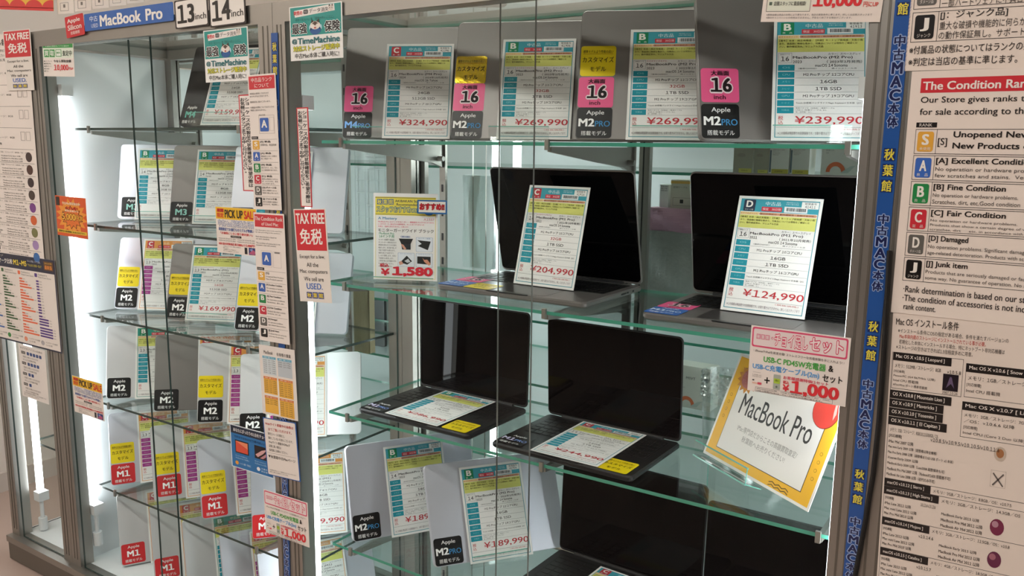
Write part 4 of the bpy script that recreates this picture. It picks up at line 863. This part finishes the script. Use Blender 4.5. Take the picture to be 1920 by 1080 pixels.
s.lines(8, 27, 46, 36, ['陳列スペースの都合上、', '展示していない在庫もございます。', 'Webサイト掲載中のMacが', '店頭に無い場合は', '販売員にお尋ねください。'], '#4a4644', .01); s.rect(3, 66, 55, .5, '#8a827c'); s.t(5, 70, 51, 6, '▼秋葉館中古Macページ', '#2a2624', .025)
s.lines(5, 101-3, 50, 6, ['※在庫状況はページ更新のタイミングにより', '実際と異なる場合がございます'], '#5a5552'); s.place('notice')
# set price flyers
def choi(TL, TR, BL, label, Y=PY):
    s = poster(TL, TR, BL, 190, 120, label, 'flyer', base='#efe5de', group='set price flyers', Y=Y)
    s.rrect(3, 2, 183, 36, 4, '#e0567a'); s.rrect(6, 5, 177, 30, 3, '#efdedd', 2)
    for k, g_ in enumerate('秋葉館'): s.rect(12+9*k, 14, 8, 9, '#e0829a', 3); s.t(13+9*k, 15, 6, 7, g_, '#f4e4e4', .04, 4)
    s.t(41, 16, 5, 5, 'の', '#e0829a', .03)
    s.tt(48, 9, 64, 22, 'チョイ足し', '#f6e8e6', '#e0486e', .03, .10); s.tt(116, 8, 62, 23, 'セット', '#f6e8e6', '#e0486e', .03, .10)
    s.t(8, 42, 174, 5, '\\ iPhoneやiPadを高速充電! ストレスフリーな充電体験を手に入れよう! /', '#4a4442')
    s.t(29, 51, 120, 13, 'USB-C PD45W充電器', '#4fb04f', .035); s.t(154, 52, 9, 11, '&', '#26221f', .04)
    s.t(8, 67, 130, 13, 'USB-C充電ケーブル(2m)', '#5aa6e2', .035); s.t(144, 69, 37, 13, 'セット', '#26221f', .03)
    s.rect(9, 84, 16, .6, '#b8aea8'); s.lines(9, 88, 18, 5, ['USB-C', 'PD45W'], '#8a827c'); s.disc(11, 99, 2.2, 1.3, '#3a3634', 2); s.rect(9, 103, 18, 2.6, '#e8bca8', 2); s.rect(20, 102, 8, 4, '#e0566a', 3)
    s.rect(33, 95, 11, 2.4, '#221f1d'); s.rect(37.3, 90.5, 2.4, 11.4, '#221f1d')
    s.rrect(51, 83, 14, 27, 1.5, '#aab0a6'); s.rect(52, 90, 12, 9, '#b4d04a', 2); s.t(54, 92, 8, 3, 'USB-C', '#4a5a20', .02, 4); s.disc(58, 105, 2, 2, '#6a706a', 2)
    s.t(70, 82.5, 86, 6, 'お客様感謝特価!1セット', '#e0566a', .03); s.t(70, 91, 12, 6, '税込', '#e03a46', .05)
    s.t(70, 98, 13, 12, '¥', '#e03a46', .05); s.t(85, 89, 92, 25, '1,000', '#e2383f', .055)
    s.box(16, 111, 150, 8.5, .5, '#5a5350'); s.lines(19, 112.3, 143, 6, ['　iPhone15以降、USB-C搭載iPad Pro・Air・mini、', 'USB-C搭載MacBook・Pro・Airなどの充電に使えます。'], '#3a3533', .012); s.place('flyer')
choi((494, 917), (576.5, 943), (497.5, 997.5), 'small pink headed set price flyer reading ¥1,000 on the middle post', FY-.006)
choi((1409, 609.5), (1596, 634), (1400, 731), 'larger pink headed set price flyer reading ¥1,000 in front of the yellow advert card')
# buy back poster at the top right
s = poster((1443, -95), (1672, -105), (1452.5, 41), 220, 135, 'buy back poster with big red 10,000 cut by the top of the photo', 'poster', base='#efe3da')
s.box(8, 20, 84, 96, .8, '#5a6a5a'); s.rect(10, 22, 80, 92, '#e6ead8', 1)
for k, st in enumerate(('高価買取実施中!', 'その場で現金化!', 'スピーディーに対応!', '不要なMacも買取!', '店頭スタッフに直接相談!')):
    s.rect(13, 30+17*k, 5.5, 6, '#5a6a5a', 2); s.t(22, 29+17*k, 8.2*len(st)*.62, 8, st, '#2f2d2a', .025)
s.t(96, 84, 88, 26, '10,000', '#e0333a', .055); s.t(187, 99, 26, 9, '円にUP', '#e0544a', .03)
s.lines(10, 120, 195, 9, ['※買取金額は商品の状態により異なります。当店の買取条件に準じます。詳しくは店頭スタッフまで', '※他のキャンペーンとの併用はできません。予告なく終了する場合がございます。'], '#5a5552'); s.place()
# blue store strips on the posts
def store_strip(TL, TR, BL, rows_, label, dw, dh):
    s = poster(TL, TR, BL, dw, dh, label, 'banner strip', base='#24549c', group='blue store strips', Y=FY-.0018)
    for kind, y, h_ in rows_:
        if kind == 'a':
            for k, g_ in enumerate('秋葉館'): s.rect(dw*.14, y+k*h_/3+h_*.02, dw*.72, h_*.27, '#1b2f66', 2); s.t(dw*.18, y+k*h_/3+h_*.035, dw*.64, h_*.24, g_, '#e8d94a', .03)
        else:
            for k, g_ in enumerate('中古MAC本体'):
                v, f, b = glyphs(g_, 0); hh = h_/7
                s.tt(dw*.16, y+k*hh+hh*.06, dw*.68, hh*.86, g_, '#1d2452', '#9fb4dc', .05, .13)
    s.place('banner_strip')
S_ = [(a, b, c) for a, b, c in (('a', 0, 92), ('b', 122, 178), ('a', 336, 92), ('b', 466, 158), ('a', 682, 90), ('b', 806, 152), ('a', 1000, 84), ('b', 1108, 146))]
store_strip((1684.5, -60), (1716, -60), (1580, 1085), S_, 'blue store strip with yellow and navy characters on the right post', 34, 1255)
store_strip((508, 62), (520.5, 61), (533, 1090), [('a', 14, 60), ('b', 110, 130), ('a', 300, 60), ('b', 410, 130), ('a', 585, 56), ('b', 660, 125), ('b', 775, 118), ('b', 870, 150)], 'blue store strip on the post between the two showcases', 13, 1030)
# notices on the right showcase
RY = FY-.0018
s = poster((1722, -150), (2060, -190), (1709, 133), 300, 250, 'Japanese rank notice at the upper right with a black J square', 'notice', base='#efe1d6', Y=RY)
def rank_cell(s, x, y, w_, h_, g_, c, sub, split):
    s.box(x, y, w_, h_, 1, '#3a3431'); s.rect(x+split, y, 1, h_, '#3a3431'); s.rrect(x+split*.12, y+h_*.1, split*.76, h_*.8, split*.1, c, 2); s.t(x+split*.33, y+h_*.2, split*.34, h_*.44, g_, '#f3eee6', .05); s.t(x+split*.24, y+h_*.72, split*.52, h_*.13, sub, '#e8e2da')
rank_cell(s, 6, 90, 290, 57, 'D', '#66635f', 'ダメージ品', 48); s.t(58, 94, 120, 17, '[D：ダメージ品]', '#2a2624', .02); s.t(58, 118, 200, 14, '動作に問題はありませんが、破損や', '#4a4441', .01); s.t(58, 134, 200, 12, '一部ハードウェアに不具合があるもの', '#4a4441', .01)
rank_cell(s, 6, 152, 290, 50, 'J', '#1d1a1a', 'ジャンク', 48); s.t(58, 153, 118, 14, '[J：ジャンク品]', '#2a2624', .02); s.t(58, 170, 150, 13, '重大な破損や機能的に何らか', '#4a4441', .01); s.t(58, 186, 150, 13, 'の動作保証無し。サポート', '#4a4441', .01)
s.t(6, 208, 240, 14, '※付属品の状態についてはランクの判定に', '#3a3431', .015); s.t(6, 228, 195, 14, '※判定は当店の基準に準じます。', '#3a3431', .015); s.place('notice')
EW = (at_y(2250, 115, RY).x-at_y(1710, 134, RY).x)/(at_y(2010, 122, RY).x-at_y(1710, 134, RY).x)*320
s = poster((1710, 134), (2250, 115), (1668, 585), EW, 450, 'English condition rank notice with six coloured letter squares on the right', 'notice', base='#efe2d8', Y=RY-.0008)
def upto(y, x, h, st, n, px, c='#2a2523', bold=.015):
    """lettering whose first n characters end at x = px design units"""
    b1 = glyphs(st, bold)[2]; b2 = glyphs(st[:n], bold)[2]
    s.t(x, y, (px-x)*(b1[2]-b1[0])/(b2[2]-b2[0]), h, st, c, bold)
E1 = (at_y(1920, 200, RY).x-at_y(1710, 134, RY).x)/(at_y(2010, 122, RY).x-at_y(1710, 134, RY).x)*320
E2 = (at_y(1920, 480, RY).x-at_y(1680, 455, RY).x)/(at_y(2010, 122, RY).x-at_y(1710, 134, RY).x)*320
s.rect(22, 13, EW-40, 26, '#d5353f'); upto(19, 27, 15, 'The Condition Rank of Used Mac', 17, E1, '#f7ece6', .035)
upto(46, 25, 14, 'Our Store gives ranks to the used Macs', 23, E1); upto(67, 25, 15, 'for sale according to the condition.', 24, E1)
s.rect(20, 92, 45, 9, '#231f1e'); s.t(27, 93.8, 28, 5.4, 'RANK', '#ece4dc', .01)
D = [('S', '#e6ab44', '未使用', [('Unopened New Products', 11), ('New Products opened', 12)]), ('A', '#3f6bc0', '良　品', [('[A] Excellent Condition', 20), ('No operation or hardware problems.', 27), ('few scratches and stains.  Very good', 28)]), ('B', '#2a8a4c', '良　品', [('[B] Fine Condition', 20), ('No operation or hardware problems.', 33), ('Scratches, dirt, etc.Good condition', 35)]), ('C', '#cf3340', '並　品', [('[C] Fair Condition', 20), ('No operation or hardware problems.', 36), ('Products that show a certain degree of wear', 38), ('scratches, dirt     etc. in accordance with age', 42)]), ('D', '#67645f', 'ダメージ品', [('[D] Damaged', 20), ('No operation problems. Significant damage', 39), ('age-related deterioration. Products with scars', 42)]), ('J', '#1c1918', 'ジャンク', [('[J] Junk item', 21), ('Products that are seriously damaged or faulty', 41), ('some way. No guarantee of operation. No support', 40)])]
y = 104
for k, (g_, c, sub, tx) in enumerate(D):
    rank_cell(s, 20, y, EW-40, 45, g_, c, sub, 46)
    E_ = E1+(E2-E1)*(k/5.0)
    if k == 0: s.t(70, y+16, 20, 16, '[S]', '#2a2523', .02); upto(y+4, 102, 14, tx[0][0], 11, E_, bold=.03); upto(y+24, 102, 14, tx[1][0], 12, E_, bold=.03)
    else:
        st, n = tx[0]; st2 = st+'M'*max(0, n-len(st)); b1 = glyphs(st, .03)[2]; b2 = glyphs(st2[:n], .03)[2]
        s.t(70, y+4, (E_-70)*(b1[2]-b1[0])/(b2[2]-b2[0]), 13, st, '#2a2523', .03)
        hh = 20/(len(tx)-1)
        for q, (st, n) in enumerate(tx[1:]):
            n = min(n, len(st)); upto(y+21+q*(hh+1.6), 70, hh*.85, st, n, E_ if len(st) > 34 or k < 2 else E_-8, '#5a5350', .0)
    y += 47.5
upto(396, 24, 12, '·Rank determination is based on our store', 37, E2+4); upto(413, 24, 12, '·The condition of accessories is not included', 39, E2+4); s.t(28, 430, 72, 11, 'rank content.', '#2a2523', .015); s.place('notice')
s = poster((1675, 583), (2015, 612), (1624, 1125), 380, 560, 'operating system requirement notice with black title bars at the lower right', 'notice', base='#eadcd1', Y=RY)
s.t(8, 10, 140, 15, 'Mac OS インストール条件', '#2a2523', .015)
s.t(14, 30, 240, 8, '※インストール条件にOSの指定がある場合、条件を満たすバージョンの', '#5a5350'); s.t(18, 40, 190, 8, 'Mac本体内蔵のストレージにインストールされている事が必要。', '#c8504a'); s.t(18, 50, 230, 8, '初期化した本体にインストールする場合、特にネットブート非対応機種は', '#5a5350'); s.t(12, 60, 170, 8, '※ストレージの空きはできれば1.5倍程度多めに用意。', '#5a5350')
def bar(x, y, w_, st, h_=15): s.rect(x, y, w_, h_, '#231e1d', 2); s.t(x+7, y+3.6, w_-22, h_-7, st, '#efe6de', .02)
s.box(6, 74, 158, 67, .8, '#4a4340'); bar(6, 74, 132, 'Mac OS X v10.5 [ Leopard ]'); s.t(12, 94, 104, 8, 'メモリ：512MB／ストレージ：8GB', '#4a4340'); s.t(130, 96, 30, 6, 'v10.5.8', '#4a4340'); s.lines(10, 106, 95, 30, ['[対応機種]', '　PowerPC (G4 867MHz 以降)', '　Intel CPU 搭載機', '　※FireWire ポート標準搭載機'], '#4a4340', .01)
s.rect(122, 103, 34, 30, '#1f1620', 2); s.poly([(130, 128), (137, 108), (141, 108), (148, 128), (140, 120)], '#6a5a78', 3); s.t(122, 134, 34, 5, '2007.10.26', '#6a625e')
s.box(170, 80, 206, 60, .8, '#4a4340'); bar(170, 80, 180, 'Mac OS X v10.6 [ Snow Leopard ]'); s.t(176, 101, 150, 8, 'メモリ：1GB／ストレージ：5GB', '#4a4340'); s.lines(174, 114, 72, 17, ['[対応機種]', '　Intel CPU 搭載機'], '#4a4340', .01)
for k, st in enumerate(('OS X v10.8 [ Mountain Lion ]', 'OS X v10.9 [ Mavericks ]', 'OS X v10.10 [ Yosemite ]', 'OS X v10.11 [ El Capitan ]')): bar(4, 144+16.5*k, (140, 124, 124, 134)[k], st, 15.5)
s.box(168, 148, 208, 64, .8, '#4a4340'); bar(168, 148, 170, 'Mac OS X v10.7 [ Lion ]'); s.lines(174, 168, 130, 17, ['メモリ：2GB／ストレージ：7GB', '／OS：v10.6.6 以降'], '#4a4340', .01); s.lines(174, 190, 130, 17, ['[対応機種]', '　Intel CPU (Core 2 Duo 以降)'], '#4a4340', .01)
s.t(10, 214, 110, 8, 'メモリ：2GB／ストレージ：8GB/10.11は8.8GB／OS', '#4a4340'); s.t(104, 222, 150, 7, 'v10.8.5/v10.9.5/v10.10.5/v10.11.6', '#4a4340')
s.lines(8, 226, 150, 80, ['[対応機種]', '　iMac Mid 2007 以降', '　Mac mini Early 2009 以降（超整備以降全機種）', '　Mac Pro Early 2008 以降（超整備または USB ポート x5 本体）', '　Xserve Early 2009 以降', '　MacBook Early 2009 以降（Late2008 超整備本も可）', '　MacBook Pro Mid 2007 以降（RadeonX1600 搭載機不可）', '　MacBook Air Late 2008 以降（初代のみ不可）'], '#3f3835', .012)
y = 312
for k, (st, bw_, ot) in enumerate((('macOS v10.12 [ Sierra ]', 108, 'メモリ：2GB／ストレージ：8.8GB／OS：v10.7.5'), ('macOS v10.13 [ High Sierra ]', 128, 'メモリ：2GB／ストレージ：14.3GB／OS'), ('macOS v10.14 [ Mojave ]', 112, 'メモリ：2GB／ストレージ：12.5GB／OS：v10.8'), ('macOS v10.15 [ Catalina ]', 114, 'メモリ：4GB／ストレージ：18.5GB／OS：v10.9'), ('macOS v11.0 [ Big Sur ]', 104, 'メモリ：4GB／ストレージ：35.5GB／OS'))):
    s.rect(4, y-.8, 376, .8, '#4a4340'); bar(4, y, bw_, st, 14.5); s.t(bw_+10, y+4, 170, 7, ot, '#4a4340')
    if k == 0: y += 15.5; continue
    s.lines(8, y+18, 76, 36, ['[対応機種]', '　iMac Late 2012 以降', '　Mac mini Late 2012 以降', '　Mac Pro Mid 2010 以降'], '#3f3835', .012); s.t(92, y+19, 34, 6, ('', '10.12.6/v10.13.6', 'v10.14.6', 'v10.15.7', 'v11.7')[k], '#4a4340')
    s.lines(140, y+28, 92, 28, ['MacBook Early 2015 以降', 'MacBook Pro Mid 2012 以降', 'MacBook Air Mid 2012 以降'], '#3f3835', .012); s.disc(262, y+36, 15, 15, ('', '#7a2a4a', '#6a2a4a', '#c8622c', '#30489a')[k], 2); s.disc(258, y+31, 7, 6, ('', '#b88a9a', '#a86a7a', '#e8a86a', '#8a9ad0')[k], 3)
    y += 60
s.rect(4, 74, .8, 480, '#4a4340')
s.disc(256, 232, 13, 13, '#c8b8a8', 2); s.disc(256, 231, 8, 8, '#a8724a', 3); s.box(240, 262, 32, 30, .5, '#b8aca2'); s.poly([(244, 288), (266, 266), (268, 268), (246, 290)], '#6a625e', 3); s.poly([(246, 266), (268, 288), (266, 290), (244, 268)], '#6a625e', 3); s.place('notice')

# ------------------------------------------------------------------ on top of the left cases
s = poster((-30, -60), (98, -62), (-14, 17), 130, 84, 'yellow banner with a red scalloped edge at the top left corner', 'banner', base='#eebf45', Y=FY+.02)
for k in range(5): s.poly([(max(0, min(130, 2+31*k+16*math.cos(math.radians(a_)))), 79-16*math.sin(math.radians(a_))) for a_ in range(0, 181, 12)], '#dc3c3c', 2)
s.rect(0, 78, 130, 6, '#dc3c3c', 2); s.place('banner')
for k in range(7):
    x0 = 103+33*k
    M, w_, h_ = sheet_frame((x0, -62-3*k), (x0+31, -66-3*k), (x0, 27-5*k), FY+.03)
    s = Sheet(32, 86, w_, h_, '#ece4dc', True); s.box(7, 40, 16, 20, .6, '#8a827c'); s.box(10, 44, 10, 12, .6, '#8a827c'); s.box(6, 66, 16, 15, .6, '#5a544f'); s.rect(12, 69, 4, 6, '#7a726c', 2)
    tag(s.build('line_drawing_card', M), 'white card with small line drawings standing on top of the left showcase', 'card', 'line drawing cards above the left showcase')

# ------------------------------------------------------------------ goods in the row behind
def goods(px0, px1, py, Y, w_d, h_, label, face, name='product_box', zrow=None, depth=.05, lean=0):
    a = at_y(px0, py, Y); b = at_y(px1, py, Y); w_ = b.x-a.x; zz = zrow if zrow is not None else a.z
    r = tag(empty(name, Matrix(((1, 0, 0, a.x), (0, 0, -1, Y), (0, 1, 0, zz), (0, 0, 0, 1)))), label, 'product box', 'goods in the row behind')
    m = MB(); m.box((0, 0, -depth), (w_, h_, -.0007), PAPER if face[0] is None else principled('carton '+face[0], face[0], .6)); m.build('carton', r)
    s = Sheet(100, 100*h_/w_, w_, h_, face[0] or '#f1f0ee'); face[1](s, 100, 100*h_/w_); s.build('front_label', Matrix.Identity(4), r).matrix_basis = Matrix.Translation((0, 0, 0))
RZ = H-.055
def f_arc(s, w, h):
    P = [(34+22*math.cos(math.radians(a)), h-8-24*math.sin(math.radians(a))) for a in range(0, 181, 12)]; Q = [(34+13*math.cos(math.radians(a)), h-8-14*math.sin(math.radians(a))) for a in range(180, -1, -12)]
    s.poly(P+Q, '#e2764f', 2); s.t(30, h*.25, 26, 7, 'MSVT', '#5a5a5c', .02); s.disc(86, h*.28, 6, 6, '#6a6a6c', 2); s.poly([(44, h-6), (66, h-22), (78, h-24), (62, h-6)], '#c4ccc8', 3); s.lines(10, h*.5, 18, 10, ['無線LAN', '対応'], '#8a8a8c')
def f_white(s, w, h):
    s.rect(12, 8, 70, 9, '#5a5c58'); s.lines(16, 26, 60, 30, ['無線の設定が簡単', '安心サポート', '日本語対応', '保証1年'], '#8a7a78'); s.rect(2, 30, 8, h-40, '#6a7a84', 2); s.rect(14, h-26, 84, 24, '#d8c860', 2); s.t(30, h-19, 40, 8, '店頭特価', '#8a7a3a', .02, 4)
def f_brown(s, w, h):
    s.t(14, h*.22, 70, 10, 'Pen', '#8a8478', .01); s.disc(40, h*.55, 22, 10, '#a8a296', 2); s.rect(30, h-24, 66, 22, '#dcd676', 2); s.t(42, h-17, 34, 6, '特価品', '#8a8a4a', .02, 4); s.lines(14, 4, 50, 10, ['スタイラス', 'タッチ対応'], '#8a8478')
goods(1538, 1622, 325, 1.80, .1, .105, 'white box with an orange arc at the right end of the rear shelf', ('#e6e2dc', f_arc), zrow=RZ+.001)
goods(1441, 1478, 325, 1.785, .04, .062, 'narrow white box with a yellow strip, left of its pair on the rear shelf', ('#e9e7e1', f_white), zrow=RZ+.001)
goods(1480, 1516, 325, 1.785, .04, .062, 'narrow white box with a yellow strip, right of its pair on the rear shelf', ('#e9e7e1', f_white), zrow=RZ+.001)
goods(1374, 1410, 325, 1.80, .04, .085, 'dull beige pen box left of the other beige box on the rear shelf', ('#b5b0a2', f_brown), zrow=RZ+.001)
goods(1412, 1440, 325, 1.81, .04, .085, 'dull beige pen box beside the narrow white boxes', ('#b5b0a2', f_brown), zrow=RZ+.001)
goods(1266, 1334, 720, 1.80, .05, .10, 'white box with an orange arc on the lower rear shelf, behind the bubble wrap', ('#e3e0da', f_arc), zrow=H-.60+.001)
def f_tag(s, w, h):
    s.rect(0, 4, 100, 10, '#e8bb6a', 2); s.t(10, 24, 60, 8, '店頭ケーブル', '#6a6a5a', .01); s.box(10, h*.48, 80, h*.22, 1, '#7a7a72'); s.rect(40, h*.53, 14, h*.1, '#4a4a48', 2); s.disc(34, h*.86, 16, 9, '#e0a85a', 2)
goods(1256, 1301, 398, 1.79, .04, .082, 'cream accessory box with an orange band, left of the tall black screen', ('#dcd8ca', f_tag), zrow=RZ-.10)
goods(1236, 1252, 395, 1.80, .04, .07, 'small white price box above the pink film on the rear shelf', ('#e6e8e8', lambda s, w, h: (s.lines(10, 10, 80, 60, ['特価', '本体', '保証'], '#7a7c80'), s.t(8, h*.8, 80, h*.12, '¥3,000', '#b85a5a', .02))), zrow=RZ-.10)
WRAP = principled('grey bubble wrap', '#8f9391', .3, spec=.6, bump=.7, bscale=120, vary=.12, vscale=20)
def wrapped(px0, px1, py0, py1, Y, mat, name, label, cat, d=.05):
    a = at_y(px0, py1, Y); b = at_y(px1, py0, Y)
    n = 12; V = []; F = []
    for j in range(n+1):
        for k in range(n+1):
            u, v = k/n, j/n; V.append((a.x+(b.x-a.x)*u, Y-.012*math.sin(math.pi*u)*math.sin(math.pi*v)-.003*math.sin(9*u+7*v), a.z+(b.z-a.z)*v))
    for j in range(n):
        for k in range(n): F.append((j*(n+1)+k, j*(n+1)+k+1, (j+1)*(n+1)+k+1, (j+1)*(n+1)+k))
    m = MB(); m.add(V, F, mat); m.box((a.x, Y+.004, a.z), (b.x, Y+d, b.z), mat)
    return tag(m.build(name), label, cat)
wrapped(1206, 1345, 440, 598, 1.76, WRAP, 'wrapped_parcel', 'grey bubble wrapped parcel behind the middle of the second shelf', 'parcel')
wrapped(1212, 1345, 396, 438, 1.765, principled('pink film', '#b98ca4', .4, bump=.3, bscale=60), 'wrapped_parcel', 'pink film wrapped packet on top of the grey bubble wrapped parcel', 'parcel')
wrapped(648, 690, 530, 655, 1.728, principled('kraft column', '#a89878', .7, vary=.05), 'cardboard_tube', 'upright tan cardboard seen beside the last laptop of the third shelf', 'cardboard', .025)
a = at_y(664, 640, 2.14); b = at_y(722, 520, 2.14); m = MB(); m.rprism(a.x, a.z, b.x-a.x, b.z-a.z, .01, -2.1465, -2.1345, principled('dark display', '#31353a', .3), .002)
m.v = [(x, -z_, y) for x, y, z_ in m.v]; m.f = [f[::-1] for f in m.f]
tag(m.build('dark_panel'), 'dark panel standing in the row behind, left of the ¥1,580 card', 'panel')
wrapped(868, 925, 330, 500, 1.74, principled('pale poly bag', '#d3dee0', .35, bump=.3, bscale=30), 'poly_bag', 'pale poly bag beside the bright tube in the row behind', 'bag', .015)
# wire grid panel
m = MB(); a = at_y(668, 450, 2.137); b = at_y(760, 270, 2.137)
for k in range(6):
    x = a.x+(b.x-a.x)*k/5; m.cyl((x, 2.137, a.z), (x, 2.137, b.z), .0016, WHITE_PANEL, 6)
for k in range(9):
    zz = a.z+(b.z-a.z)*k/8; m.cyl((a.x, 2.140, zz), (b.x, 2.140, zz), .0016, WHITE_PANEL, 6)
tag(m.build('wire_grid'), 'white wire grid panel in the row behind, seen left of the ¥1,580 card', 'wire grid')

# black cable by the right blue strip, upper run standing in for dark gap
P = [at_y(x, y, FY-.0062) for x, y in ((1668, 470), (1663, 560), (1656, 680), (1648, 790), (1637, 890), (1622, 980), (1604, 1075), (1598, 1110))]
m = MB()
for a, b in zip(P[:-1], P[1:]): m.cyl(a, b+(b-a)*.02, .0035, principled('black cable sheath', '#141414', .5), 10)
tag(m.build('cable'), 'black cable running down across the blue store strip on the right post, its upper run standing in for a dark gap', 'cable')
bpy.data.objects.remove(_to)
